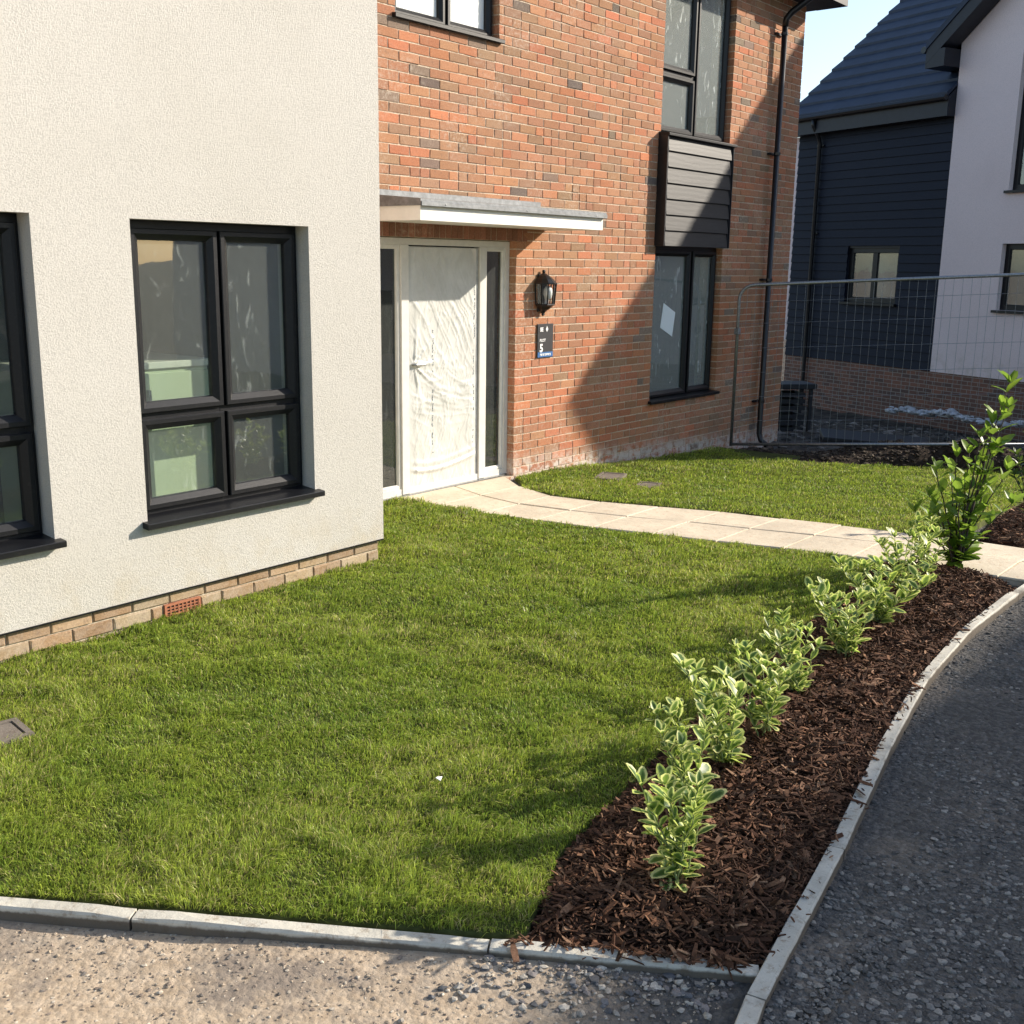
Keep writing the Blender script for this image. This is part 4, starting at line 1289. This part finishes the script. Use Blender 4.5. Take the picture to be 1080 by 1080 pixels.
m.add([(WX0-0.15, y0+0.03, z0-0.04), (WX1-0.001, y0+0.03, z0-0.04), (WX1-0.001, ye, zt_), (WX0-0.15, ye, zt_), (WX0-0.15, y0+0.03, z0-0.05), (WX1-0.001, y0+0.03, z0-0.05), (WX1-0.001, ye, z0-0.05), (WX0-0.15, ye, z0-0.05)],
      [(0, 1, 2, 3), (4, 7, 6, 5), (0, 4, 5, 1), (1, 5, 6, 2), (2, 6, 7, 3), (3, 7, 4, 0)])
m.build('roof_core', 'navy_trim', wr)
part_box('wing_rear', 'render_grey', nbh, WX0+0.02, gx0-0.01, 4.6, 4.9, NG, 7.5)
part_box('wing_side', 'render_grey', nbh, WX0+0.01, WX0+0.25, 0.33, 4.59, NG, 4.85)
# downpipe on the wing
ndp = empty('downpipe'); ndp.parent = nbh
m = MB(); m.tube([(-3.32, -0.25, WE+0.25), (-3.32, -0.24, WE+0.12), (-3.31, -0.08, WE-0.10), (-3.31, -0.04, WE-0.2), (-3.31, -0.04, -0.35), (-3.31, -0.04, NG)], 0.04, 8); m.build('pipe', 'black', ndp, True)
for z in (WE-0.25, 2.6, 0.8):
    part_box('bracket', 'black', ndp, -3.40, -3.22, -0.02, 0.02, z-0.015, z+0.015)
# neighbour windows
def nwin(op, mull, y=0.10, sill_mat='upvc', trans=None, pane='glass'):
    x0, x1, z0, z1 = op
    e = empty('window'); e.parent = nbh
    m = MB(); m.ring(x0+0.002, x1-0.002, z0+0.002, z1-0.002, [(0, y+0.07), (0, y), (0.09, y), (0.10, y+0.02), (0.10, y+0.07)]); m.build('frame', 'upvc', e)
    m = MB(); m.box(mull-0.06, mull+0.06, y+0.002, y+0.06, z0+0.101, z1-0.101); m.build('mullion', 'upvc', e)
    if trans:
        m = MB(); m.box(x0+0.101, x1-0.101, y+0.004, y+0.058, trans-0.05, trans+0.05); m.build('transom', 'upvc', e)
    for a, b in ((x0+0.1, mull-0.06), (mull+0.06, x1-0.1)):
        part_box('pane', pane, e, a, b, y+0.03, y+0.034, z0+0.1, z1-0.1)
    part_box('sill', sill_mat, e, x0-0.05, x1+0.05, y-0.16, y+0.02, z0-0.045, z0-0.001)
for op in NW:
    nwin(op, (op[0]+op[1])/2, trans=4.30 if op[3] > 5 else None)
nwin(ww_, (ww_[0]+ww_[1])/2, 0.11)
m = MB(); m.box(WX0+0.3, gx1-0.35, 0.45, 4.5, 0.05, 2.7); r_ = m.build('room_lining', 'room', nbh)
m = MB(); m.box(gx0+0.35, gx1-0.35, 0.45, 4.4, 2.85, 5.5); r_ = m.build('room_lining', 'room', nbh)

# unseen house added off to the right to cast shade on the gravel
opp = tag(empty('added_shade_house', (20.5, -14.1, -0.9)), 'unseen house added across the road to shade the gravel', 'house')
part_box('wall', 'render_grey', opp, -5.8, 5.8, -3.6, 3.6, -0.5, 5.6)
m = MB(); m.add([(-6.1, -4.1, 5.35), (6.1, -4.1, 5.35), (6.1, 0, 8.9), (-6.1, 0, 8.9), (6.1, 4.1, 5.35), (-6.1, 4.1, 5.35)], [(0, 1, 2, 3), (3, 2, 4, 5), (1, 4, 2), (0, 3, 5), (0, 5, 4, 1)]); m.build('roof', 'tile', opp)
for k in range(4):
    for zz in (0.9, 3.6):
        part_box('window', 'upvc', opp, -4.9+k*2.7, -3.7+k*2.7, 3.605, 3.66, zz, zz+1.3)

# unseen hedge added across the road as a dark reflection for the glass
def hedge(label, x0, x1, y, h, seed):
    rg = np.random.default_rng(seed)
    n = 16000
    u = rg.random(n); ph = rg.uniform(0, math.pi, n)
    X = x0+(x1-x0)*u
    hh = h*(0.55+0.75*fnoise(X*0.35+seed, X*0+1.5, 3))
    rr = (0.75+0.35*rg.random(n))
    Y = y+1.1*rr*np.cos(ph)+rg.normal(0, 0.12, n); Z = -0.4+hh*rr*np.sin(ph)**0.7
    s = rg.uniform(0.05, 0.14, n)[:, None, None]
    q = rg.normal(0, 1, (n, 3, 3)); V = np.stack([X, Y, Z], -1)[:, None]+q*s
    C = np.array((0.05, 0.075, 0.02))*rg.uniform(0.5, 1.6, (n, 1))*(1+0.5*rg.random((n, 1))*np.array((1.0, 0.3, 0.0)))
    return tag(np_mesh('hedge', V.reshape(-1, 3), np.arange(n*3), np.full(n, 3), 'chips', np.repeat(C, 3, 0)), label, 'hedge', kind='stuff')
hedge('unseen hedge added across the road for the windows to reflect', -2, 13.5, -19.0, 3.4, 3)

# ------------------------------------------------------------------ site clutter behind the fence
rack = tag(empty('crate_stack', (15.75, 1.15, -0.62), R_(-40)), 'dark stack of open crates under a board beside the brick corner', 'crates')
for k in range(2):
    e = empty('crate'); e.parent = rack; e.location = (0, 0, 0.05+k*0.33)
    for (a, b, c, d) in ((-0.26, 0.26, -0.20, -0.18), (-0.26, 0.26, 0.18, 0.20), (-0.26, -0.24, -0.179, 0.179), (0.24, 0.26, -0.179, 0.179)):
        for zz in (0.02, 0.12, 0.22):
            part_box('slat', 'black_slab', e, a, b, c, d, zz, zz+0.06)
part_box('top_board', 'black_slab', rack, -0.30, 0.42, -0.24, 0.24, 0.72, 0.80, c=0.01)
part_box('leg', 'black_slab', rack, 0.33, 0.38, -0.20, -0.15, -0.1, 0.719)
part_box('leg', 'black_slab', rack, 0.33, 0.38, 0.15, 0.20, -0.1, 0.719)
brd = tag(part_box('board', 'black_slab', None, -0.7, 0.7, -0.35, 0.35, -0.02, 0.03, c=0.006), 'flat dark board lying on the dirt behind the wire fence', 'board')
brd.location = (14.6, -0.75, -0.36); brd.rotation_euler = (R_(2), R_(3), R_(-62))

def lumps(n, sx, sy, sz, cx, cy, cz_, cols, name, mat, rot=0.0, r0=0.02, r1=0.07, seed=1, zfun=None):
    """irregular stones: jittered low icospheres joined into one mesh"""
    rg = np.random.default_rng(seed)
    bm = bmesh.new(); bmesh.ops.create_icosphere(bm, subdivisions=1, radius=1.0)
    bv = np.array([v.co[:] for v in bm.verts]); bf = np.array([[v.index for v in f.verts] for f in bm.faces]); bm.free()
    nv = len(bv)
    if callable(cx):
        P = cx(n, rg); n = len(P)
    else:
        a = rg.uniform(-1, 1, (n, 2)); P = np.zeros((n, 3))
        X = a[:, 0]*sx; Y = rg.normal(0, 0.45, n)*sy
        P[:, 0] = cx+X*math.cos(rot)-Y*math.sin(rot); P[:, 1] = cy+X*math.sin(rot)+Y*math.cos(rot)
        P[:, 2] = (zfun(P[:, 0], P[:, 1]) if zfun else cz_)+np.clip(rg.uniform(-0.2, 1, n)*(1-np.abs(Y/sy)), 0, 1)*sz
    rad = r0+(r1-r0)*rg.random(n)**2.2
    sc = rad[:, None]*rg.uniform(0.65, 1.35, (n, 3)); sc[:, 2] *= 0.45
    th = rg.uniform(0, 2*np.pi, n)
    V = (bv[None]+rg.normal(0, 0.17, (n, nv, 3)))*sc[:, None]
    x = V[..., 0]*np.cos(th)[:, None]-V[..., 1]*np.sin(th)[:, None]; y = V[..., 0]*np.sin(th)[:, None]+V[..., 1]*np.cos(th)[:, None]
    V = np.stack([x, y, V[..., 2]], -1)+P[:, None]
    Fq = (bf[None]+(np.arange(n)*nv)[:, None, None]).reshape(-1)
    cols = np.array(cols)
    C = cols[rg.integers(len(cols), size=n)]*rg.uniform(0.75, 1.25, (n, 1))
    C = np.repeat(C, nv, 0)
    return np_mesh(name, V.reshape(-1, 3), Fq, np.full(len(Fq)//3, 3), mat, C)
gz = lambda x, y: ground_z(np.asarray(x), np.asarray(y))
tag(lumps(240, 1.5, 0.16, 0.09, 20.15, -0.05, -1.0, [(0.66, 0.66, 0.68), (0.58, 0.58, 0.6), (0.7, 0.7, 0.7)], 'white_rubble', 'stones', psi, 0.03, 0.10, 5, lambda x, y: gz(x, y)+0.28), 'low heap of broken white rubble along the neighbour plinth', 'rubble', kind='stuff')
# dug soil bank along the fence
BANK = [(10.95, -0.80), (11.55, -0.02), (12.35, -0.05), (13.3, -2.6), (13.2, -3.7), (12.55, -3.62), (12.25, -2.40)]
def bank_z(x, y):
    d = edge_dist(np.asarray(x, float), np.asarray(y, float), BANK)
    s = np.clip((np.asarray(y)+0.6)/-1.6, 0.15, 1)
    return hgt(x)-0.06+s*0.36*(1-np.exp(-d/0.16))*(0.45+0.9*fnoise(np.asarray(x)*2.3, np.asarray(y)*2.3, 4))
tag(poly_sheet('soil_bank', BANK, bank_z, 'soil', 0.1), 'bank of dark dug soil at the foot of the wire fence', 'soil', kind='structure')
def bank_pts(n, rg):
    x = rg.uniform(10.9, 13.3, n*3); y = rg.uniform(-3.7, 0, n*3)
    k = inside(x, y, BANK); x, y = x[k][:n], y[k][:n]
    return np.stack([x, y, bank_z(x, y)+0.004], -1)
tag(lumps(2600, 0, 0, 0, bank_pts, 0, 0, [(0.030, 0.022, 0.016), (0.045, 0.033, 0.024), (0.07, 0.052, 0.036), (0.13, 0.10, 0.07)], 'soil_clods', 'stones', 0, 0.006, 0.034, 8), 'clods and stones on the dug soil bank', 'soil clods', kind='stuff')
def yard_pts(n, rg):
    x = rg.uniform(12.5, 20.5, n); y = rg.uniform(-3.5, 3.0, n)
    k = ~inside(x, y, BANK)
    x, y = x[k], y[k]
    return np.stack([x, y, gz(x, y)], -1)
tag(lumps(3000, 0, 0, 0, yard_pts, 0, 0, [(0.05, 0.045, 0.04), (0.09, 0.08, 0.07), (0.15, 0.13, 0.11), (0.25, 0.22, 0.19)], 'yard_rubble', 'stones', 0, 0.012, 0.07, 11), 'scattered stones and clods on the yard behind the fence', 'rubble', kind='stuff')

# ------------------------------------------------------------------ gravel
RK = np.array(RIGHT_KERB)
def kerb_y(x): return np.interp(x, RK[:, 0], RK[:, 1])
def fk_x(y): 
    a = np.array(FRONT_KERB); return np.interp(-y, -a[:, 1], a[:, 0])
def road_pts(n, rg):
    # denser close to the camera
    t = rg.random(n*2)**1.35
    x = 2.0+t*9.0; y = kerb_y(x)-0.055-rg.random(n*2)*(0.9+0.55*np.clip(x-2, 0, 4))
    u, v, d = project(np.stack([x, y, np.full_like(x, -0.05)], -1))
    k = (d > 0.5) & (u < 2200) & (v < 1900) & (((u < 1130) & (v < 1120)) | (rg.random(len(x)) < 0.3)); x, y = x[k][:n], y[k][:n]
    keep = fnoise(x*2.2+3, y*2.2, 3) > 0.22+0.25*rg.random(len(x)); x, y = x[keep], y[keep]
    return np.stack([x, y, gz(x, y)+rg.uniform(-0.006, 0.003, len(x))], -1)
tag(lumps(39500, 0, 0, 0, road_pts, 0, 0, [(0.12, 0.112, 0.103), (0.15, 0.140, 0.128), (0.19, 0.178, 0.162), (0.095, 0.089, 0.083), (0.26, 0.238, 0.208)], 'gravel', 'stones', 0, 0.0032, 0.0135, 15), 'dark grey crushed stone loose beyond the curved kerb', 'gravel', kind='stuff')
def tan_pts(n, rg):
    y = rg.uniform(-5.2, -2.9, n); x = fk_x(y)-0.06-np.abs(rg.normal(0, 0.34, n))
    k = y > kerb_y(x)+0.06; x, y = x[k], y[k]
    return np.stack([x, y, gz(x, y)+rg.uniform(-0.005, 0.002, len(x))], -1)
tag(lumps(6000, 0, 0, 0, tan_pts, 0, 0, [(0.34, 0.27, 0.20), (0.42, 0.34, 0.25), (0.25, 0.20, 0.16), (0.17, 0.15, 0.13), (0.5, 0.43, 0.34)], 'grit', 'stones', 0, 0.0018, 0.0075, 16), 'tan grit and pebbles strewn in front of the lawn kerb', 'grit', kind='stuff')
def corner_pts(n, rg):
    y = rg.uniform(-5.15, -4.45, n); x = fk_x(y)-0.065-np.abs(rg.normal(0, 0.13, n))
    k = y > kerb_y(x)+0.05; x, y = x[k], y[k]
    return np.stack([x, y, gz(x, y)+0.003], -1)
tag(lumps(420, 0, 0, 0, corner_pts, 0, 0, [(0.30, 0.27, 0.23), (0.20, 0.18, 0.17), (0.12, 0.12, 0.125), (0.42, 0.38, 0.32)], 'pebbles', 'stones', 0, 0.0035, 0.015, 17), 'larger pebbles gathered where the two kerbs meet', 'pebbles', kind='stuff')

# ------------------------------------------------------------------ bark mulch
def chips(name, poly, zf, n, seed, label, lmin=0.012, lmax=0.078, spill=None):
    rg = np.random.default_rng(seed)
    P = np.array(poly); lo, hi = P.min(0), P.max(0)
    x = rg.uniform(lo[0], hi[0], n*4); y = rg.uniform(lo[1], hi[1], n*4)
    k = inside(x, y, poly)
    u, v, d = project(np.stack([x, y, np.zeros_like(x)], -1))
    k &= (d > 0.4)
    w = np.clip(3.6/np.maximum(d, 0.1), 0.12, 1.0)**1.2
    k &= rg.random(len(x)) < w
    x, y = x[k][:n], y[k][:n]
    if spill is not None:
        sx_, sy_ = spill(rg); x = np.append(x, sx_); y = np.append(y, sy_)
    n = len(x)
    ed = edge_dist(x, y, poly)
    z = np.where(inside(x, y, poly), zf(x, y), hgt(x)+0.005)+rg.uniform(-0.004, 0.022, n)*np.clip(ed/0.05, 0.2, 1)
    L = lmin+(lmax-lmin)*rg.random(n)**2.6
    W = np.clip(L*rg.uniform(0.07, 0.42, n)*rg.random(n)**0.35, 0.0025, 0.022); T = rg.uniform(0.0015, 0.005, n)
    # 12-vertex bent sliver: three stations of a flat box
    st = np.array([-0.5, 0.0, 0.5])
    bend = rg.normal(0, 0.10, n)
    V = np.zeros((n, 3, 4, 3))
    for s in range(3):
        wz = np.where(s == 1, 1.0, rg.uniform(0.25, 0.95, n))
        for c, (a, b) in enumerate(((-1, -1), (1, -1), (1, 1), (-1, 1))):
            V[:, s, c, 0] = st[s]*L+rg.normal(0, 0.05, n)*L*(s != 1)
            V[:, s, c, 1] = a*W/2*wz
            V[:, s, c, 2] = b*T/2+(bend*L*(0.25 if s != 1 else 0))
    V = V.reshape(n, 12, 3)
    th = rg.uniform(0, 2*np.pi, n); ph = rg.normal(0, 0.33, n); ro = rg.normal(0, 0.5, n)
    def rotm(a, i, j):
        Mx = np.tile(np.eye(3), (n, 1, 1)); c, s = np.cos(a), np.sin(a)
        Mx[:, i, i] = c; Mx[:, j, j] = c; Mx[:, i, j] = -s; Mx[:, j, i] = s
        return Mx
    Rm = rotm(th, 0, 1)@rotm(ph, 0, 2)@rotm(ro, 1, 2)
    V = np.einsum('nij,nkj->nki', Rm, V)+np.stack([x, y, z], -1)[:, None]
    q = []
    for s in range(2):
        for c in range(4):
            c2 = (c+1) % 4
            q.append((s*4+c, s*4+c2, (s+1)*4+c2, (s+1)*4+c))
    q += [(3, 2, 1, 0), (8, 9, 10, 11)]
    q = np.array(q)
    Fq = (q[None]+(np.arange(n)*12)[:, None, None]).reshape(-1)
    pal = np.array([(0.084, 0.038, 0.021), (0.145, 0.068, 0.037), (0.225, 0.115, 0.064), (0.052, 0.026, 0.015), (0.33, 0.19, 0.112), (0.155, 0.083, 0.050)])
    C = pal[rg.choice(6, size=n, p=[0.29, 0.24, 0.13, 0.22, 0.04, 0.08])]*rg.uniform(0.55, 1.3, (n, 1))
    return tag(np_mesh(name, V.reshape(-1, 3), Fq, np.full(len(Fq)//4, 4), 'chips', np.repeat(C, 12, 0)), label, 'bark mulch', kind='stuff')
def spill(rg):
    s = rg.uniform(2.6, 6.9, 200); y = kerb_y(s)-np.abs(rg.normal(0, 0.02, 200))*fnoise(s*3, s*0)*1.6
    yy = -5.04+0.55*rg.random(240)**1.6; xx = fk_x(yy)-np.abs(rg.normal(0, 0.028, 240))
    return np.append(s, xx), np.append(y, yy)
chips('bark_mulch', BED, bed_z, 31000, 31, 'brown bark chips spread over the long planting bed', spill=spill)
chips('bark_mulch', BED2, bed2_z, 2500, 32, 'brown bark chips in the bed beyond the path', 0.03, 0.08)

# ------------------------------------------------------------------ grass
def grass(name, poly, n, seed, label, hole_polys=(), hbase=0.030, wide=1.0, near_w=3.6):
    rg = np.random.default_rng(seed)
    P = np.array(poly); lo, hi = P.min(0), P.max(0)
    x = rg.uniform(lo[0], hi[0], n*5); y = rg.uniform(lo[1], hi[1], n*5)
    k = inside(x, y, poly)
    for (cx, cy, w, d) in COVERS:
        k &= ~((np.abs(x-cx) < w/2-0.02) & (np.abs(y-cy) < d/2-0.015))
    u, v, dd = project(np.stack([x, y, hgt(x)], -1))
    k &= (dd > 0.4) & (u > -900) & (u < 1700) & (v < 1900)
    inview = (u > -90) & (u < 1170) & (v < 1150)
    k &= inview | (rg.random(len(x)) < 0.4)
    k &= rg.random(len(x)) < np.clip(near_w/np.maximum(dd, 0.1), 0.12, 1.0)**1.25
    x, y, dd = x[k][:n], y[k][:n], dd[k][:n]
    n = len(x)
    z = lawn_z(x, y)-0.004
    clump = fnoise(x*9, y*9, 3); patch = fnoise(x*1.7+31, y*1.7+4, 3); stripe = fnoise(x*4+11, y*4+2, 2)
    ed = edge_dist(x, y, poly)
    h = hbase*(0.25+1.35*clump)*rg.uniform(0.55, 1.35, n)*(0.8+0.5*patch)
    h *= np.where(ed < 0.06, rg.uniform(0.7, 1.25, n), 1.0)
    fs = np.clip(dd/4.2, 0.85, 2.4)*wide
    w = rg.uniform(0.0018, 0.0042, n)*fs
    th = rg.uniform(0, 2*np.pi, n); lean = np.abs(rg.normal(0.80, 0.45, n))
    cl = (clump-0.5)*8+patch*9
    dx = np.cos(th)*0.75+np.cos(cl)*0.5; dy = np.sin(th)*0.75+np.sin(cl)*0.5
    ax = rg.uniform(0, 2*np.pi, n); wx = np.cos(ax)*w/2; wy = np.sin(ax)*w/2
    V = np.zeros((n, 5, 3))
    V[:, 0] = np.stack([x-wx, y-wy, z], -1); V[:, 1] = np.stack([x+wx, y+wy, z], -1)
    mx = x+dx*lean*h*0.35; my = y+dy*lean*h*0.35; mz = z+h*0.58
    V[:, 2] = np.stack([mx+wx*0.8, my+wy*0.8, mz], -1); V[:, 3] = np.stack([mx-wx*0.8, my-wy*0.8, mz], -1)
    V[:, 4] = np.stack([x+dx*lean*h*1.15, y+dy*lean*h*1.15, z+h*np.clip(1.05-0.38*lean, 0.32, 1)], -1)
    base = np.arange(n)*5
    Fq = np.stack([base, base+1, base+2, base+3, base+3, base+2, base+4], -1).ravel()
    lt = np.tile([4, 3], n)
    A = np.array((0.150, 0.250, 0.030)); B = np.array((0.40, 0.47, 0.066)); Dd = np.array((0.52, 0.46, 0.20))
    t = np.clip(0.80*rg.random(n)+0.55*(patch-0.5)+0.35*(stripe-0.5)+0.12, 0, 1)[:, None]
    C = A*(1-t)+B*t
    dry = (rg.random(n) < 0.07+0.10*(patch > 0.56))[:, None]
    C = np.where(dry, Dd*rg.uniform(0.7, 1.1, (n, 1)), C)*rg.uniform(0.5, 1.6, (n, 1))
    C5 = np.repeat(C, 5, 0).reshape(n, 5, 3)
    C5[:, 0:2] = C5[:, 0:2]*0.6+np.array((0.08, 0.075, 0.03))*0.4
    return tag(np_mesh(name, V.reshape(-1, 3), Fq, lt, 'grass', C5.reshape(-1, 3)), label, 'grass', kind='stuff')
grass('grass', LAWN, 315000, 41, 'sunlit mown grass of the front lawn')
grass('grass', BACK_LAWN, 85000, 42, 'mown grass of the lawn beyond the path', wide=0.9, near_w=7.0)

scrap = tag(empty('litter', (2.741, -3.701, 0.045), R_(30)), 'tiny white scrap lying on the front lawn grass', 'litter')
m = MB(); m.add([(-0.012, -0.008, 0), (0.010, -0.010, 0.006), (0.013, 0.009, 0.002), (-0.009, 0.010, 0.008), (-0.012, -0.008, 0.003), (0.010, -0.010, 0.009), (0.013, 0.009, 0.005), (-0.009, 0.010, 0.011)], [(0, 1, 2, 3), (7, 6, 5, 4), (0, 4, 5, 1), (1, 5, 6, 2), (2, 6, 7, 3), (3, 7, 4, 0)]); m.build('scrap', 'white_paint', scrap)

# ------------------------------------------------------------------ shrubs
def leaf_mesh(name, L, W, fold, droop, mat, seed, blunt=1.15):
    rg = np.random.default_rng(seed)
    T = np.array([0, 0.16, 0.38, 0.62, 0.84, 1.0]); K = np.array([-1, -0.58, 0, 0.58, 1])
    V = []; rim = []
    for t in T:
        w = W/2*(math.sin(math.pi*min(max(t, 0.015), 0.97)**blunt)**0.62)
        for k in K:
            V.append((t*L, k*w*math.cos(fold), abs(k)*w*math.sin(fold)-droop*L*t*t+rg.normal(0, 0.012)*L*abs(k)))
            rim.append(max(abs(k), abs(2*t-1)**3 if t > 0.5 else abs(2*t-1)**5))
    Fq = []
    for i in range(5):
        for j in range(4):
            Fq.append((i*5+j, (i+1)*5+j, (i+1)*5+j+1, i*5+j+1))
    me = bpy.data.meshes.new(name); me.from_pydata(V, [], Fq)
    at = me.attributes.new('rim', 'FLOAT', 'POINT'); at.data.foreach_set('value', np.array(rim, np.float32))
    me.polygons.foreach_set('use_smooth', [True]*len(Fq)); me.materials.append(M[mat])
    return me
VAR = [leaf_mesh('leaf', 0.076*s, 0.040*s, f, d, 'leaf_var', 60+i) for i, (s, f, d) in enumerate(((1, 0.22, 0.10), (0.8, 0.35, 0.02), (1.15, 0.15, 0.22), (0.65, 0.45, -0.08), (0.95, 0.28, 0.15)))]
LAU = [leaf_mesh('leaf', 0.112*s, 0.056*s, f, d, 'leaf_green', 70+i, 1.0) for i, (s, f, d) in enumerate(((1, 0.25, 0.12), (0.85, 0.35, 0.02), (1.15, 0.18, 0.25), (0.7, 0.4, -0.05)))]
DRK = [leaf_mesh('leaf', 0.080*s, 0.036*s, f, d, 'leaf_dark', 80+i, 1.0) for i, (s, f, d) in enumerate(((1, 0.25, 0.12), (0.85, 0.35, 0.02), (1.15, 0.18, 0.25)))]

def put_leaf(mesh, parent, p, direction, rg, roll=0.3, sc=1.0):
    d = Vector(direction).normalized()
    up = Vector((0, 0, 1)) if abs(d.z) < 0.95 else Vector((1, 0, 0))
    yv = up.cross(d).normalized(); zv = d.cross(yv).normalized()
    a = rg.normal(0, roll)
    y2 = yv*math.cos(a)+zv*math.sin(a); z2 = d.cross(y2)
    o = bpy.data.objects.new('leaf', mesh)
    o.parent = parent
    s = sc*rg.uniform(0.85, 1.15)
    o.matrix_local = Matrix(((d.x*s, y2.x*s, z2.x*s, p[0]), (d.y*s, y2.y*s, z2.y*s, p[1]), (d.z*s, y2.z*s, z2.z*s, p[2]), (0, 0, 0, 1)))
    COL.objects.link(o)

def shrub(name, label, group, loc, stems, meshes, stem_mat, seed, node=0.034, bare=0.25, lsc=1.0, stem_r=0.0035, whorl=5, cat='shrub'):
    """stems = [(dx, dy, h)] tips relative to the base"""
    rg = np.random.default_rng(seed)
    t = tag(empty(name, loc), label, cat, group)
    for (dx, dy, h) in stems:
        bx, by = rg.normal(0, 0.018, 2)
        n = 7
        pts = []
        for i in range(n+1):
            q = i/n
            pts.append(Vector((bx+dx*q**1.4+rg.normal(0, 0.004), by+dy*q**1.4+rg.normal(0, 0.004), -0.02+(h+0.02)*q)))
        m = MB(); m.tube(pts, [stem_r*(1.25-0.8*i/n) for i in range(n+1)], 5); m.build('stem', stem_mat, t, True)
        length = sum((pts[i+1]-pts[i]).length for i in range(n))
        k = max(2, int(length*(1-bare)/node))
        ang = rg.uniform(0, 6.28)
        for j in range(k):
            q = bare+(1-bare)*(j+0.3)/k
            f = q*n; i = min(int(f), n-1); p = pts[i].lerp(pts[i+1], f-i)
            ang += math.pi/2+rg.normal(0, 0.25)
            for s in (0, math.pi):
                if rg.random() < 0.10: continue
                el = rg.normal(0.45+0.35*q, 0.25)
                d = (math.cos(ang+s)*math.cos(el), math.sin(ang+s)*math.cos(el), math.sin(el))
                put_leaf(meshes[rg.integers(len(meshes))], t, p, d, rg, sc=lsc*(1.1-0.25*q))
        for j in range(whorl):
            a = ang+j*2*math.pi/whorl+rg.normal(0, 0.2); el = rg.uniform(0.6, 1.25)
            put_leaf(meshes[rg.integers(len(meshes))], t, pts[-1], (math.cos(a)*math.cos(el), math.sin(a)*math.cos(el), math.sin(el)), rg, sc=lsc*0.85)
    return t
def fan(h, spread, n, seed, lean=(0, 0)):
    rg = np.random.default_rng(seed); out = []
    for i in range(n):
        a = 2*math.pi*i/n+rg.normal(0, 0.3); r = spread*rg.uniform(0.3, 1.0)
        out.append((math.cos(a)*r+lean[0], math.sin(a)*r+lean[1], h*rg.uniform(0.62, 1.0)))
    return out
GRP = 'variegated shrubs along the bark bed'
PLANTS = [
    (2.700, -4.745, 0.32, 0.10, 8, (0.02, 0.02), 'variegated shrub nearest the camera, at the kerb corner end of the bed'),
    (3.12, -4.530, 0.36, 0.11, 8, (-0.02, 0.03), 'variegated shrub just behind the nearest one in the bark bed'),
    (3.530, -4.452, 0.33, 0.12, 8, (-0.03, 0.05), 'variegated shrub third from the camera, with an arm reaching over the lawn'),
    (3.880, -4.435, 0.38, 0.14, 9, (-0.02, 0.03), 'variegated shrub fourth from the camera along the bed'),
    (4.430, -4.327, 0.36, 0.14, 9, (-0.02, 0.05), 'variegated shrub fifth from the camera along the bed'),
    (5.000, -4.297, 0.34, 0.19, 11, (0.02, 0.04), 'variegated shrub sixth from the camera along the bed'),
    (5.600, -4.241, 0.38, 0.26, 13, (-0.03, 0.0), 'wide bushy variegated shrub seventh from the camera along the bed'),
    (6.260, -4.130, 0.38, 0.17, 10, (0.0, 0.03), 'variegated shrub eighth from the camera, near the end of the bed'),
    (6.700, -4.110, 0.34, 0.13, 8, (0.0, 0.02), 'variegated shrub farthest along the bed, beside the tall green shrub'),
]
for i, (x, y, h, sp, n, lean, lab) in enumerate(PLANTS):
    z = float(bed_z(np.array([x]), np.array([y]))[0])
    st = fan(h, sp, n, 100+i, lean)
    if i == 2: st.append((-0.10, 0.15, 0.40))
    shrub('variegated_shrub', lab, GRP, (x, y, z), st, VAR, 'stem_green', 200+i, node=(0.033, 0.036, 0.042, 0.035, 0.039, 0.034, 0.037, 0.042, 0.036)[i], bare=(0.08, 0.16, 0.10, 0.2, 0.08, 0.14, 0.06, 0.1, 0.12)[i], lsc=(1.0, 0.92, 1.08, 1.02, 0.9, 1.0, 1.1, 0.95, 0.9)[i])
sz = float(bed_z(np.array([7.0]), np.array([-4.13]))[0])
st = [(0.10, -0.15, 1.18), (0.12, -0.16, 1.02), (0.06, -0.10, 0.92), (0.0, -0.05, 0.84), (0.10, -0.16, 0.78), (-0.06, 0.05, 0.70), (0.05, 0.02, 0.72), (-0.12, 0.14, 0.62), (0.14, -0.20, 0.62), (0.18, -0.10, 0.5), (-0.10, 0.16, 0.45), (0.02, 0.20, 0.40), (0.12, -0.26, 0.42), (-0.14, 0.02, 0.5), (-0.16, 0.20, 0.34), (0.10, 0.08, 0.58), (-0.2, 0.1, 0.36), (0.06, 0.24, 0.28), (0.22, -0.05, 0.36)]
shrub('laurel_shrub', 'tall upright green shrub at the path end of the bark bed', None, (7.15, -4.15, sz), st, LAU, 'stem_brown', 301, node=0.088, bare=0.05, stem_r=0.006, whorl=4, lsc=1.08)
st = [(0.05, 0.0, 0.80), (-0.1, 0.08, 0.7), (0.1, -0.1, 0.66), (-0.12, 0.12, 0.5), (0.0, 0.16, 0.55), (-0.2, 0.10, 0.42), (0.14, 0.06, 0.6), (-0.05, -0.12, 0.62)]
shrub('laurel_shrub', 'dark green shrub half cut off by the photo right edge beyond the path', None, (9.03, -4.16, -0.04), st, DRK, 'stem_brown', 302, node=0.05, bare=0.2, stem_r=0.006, whorl=4)
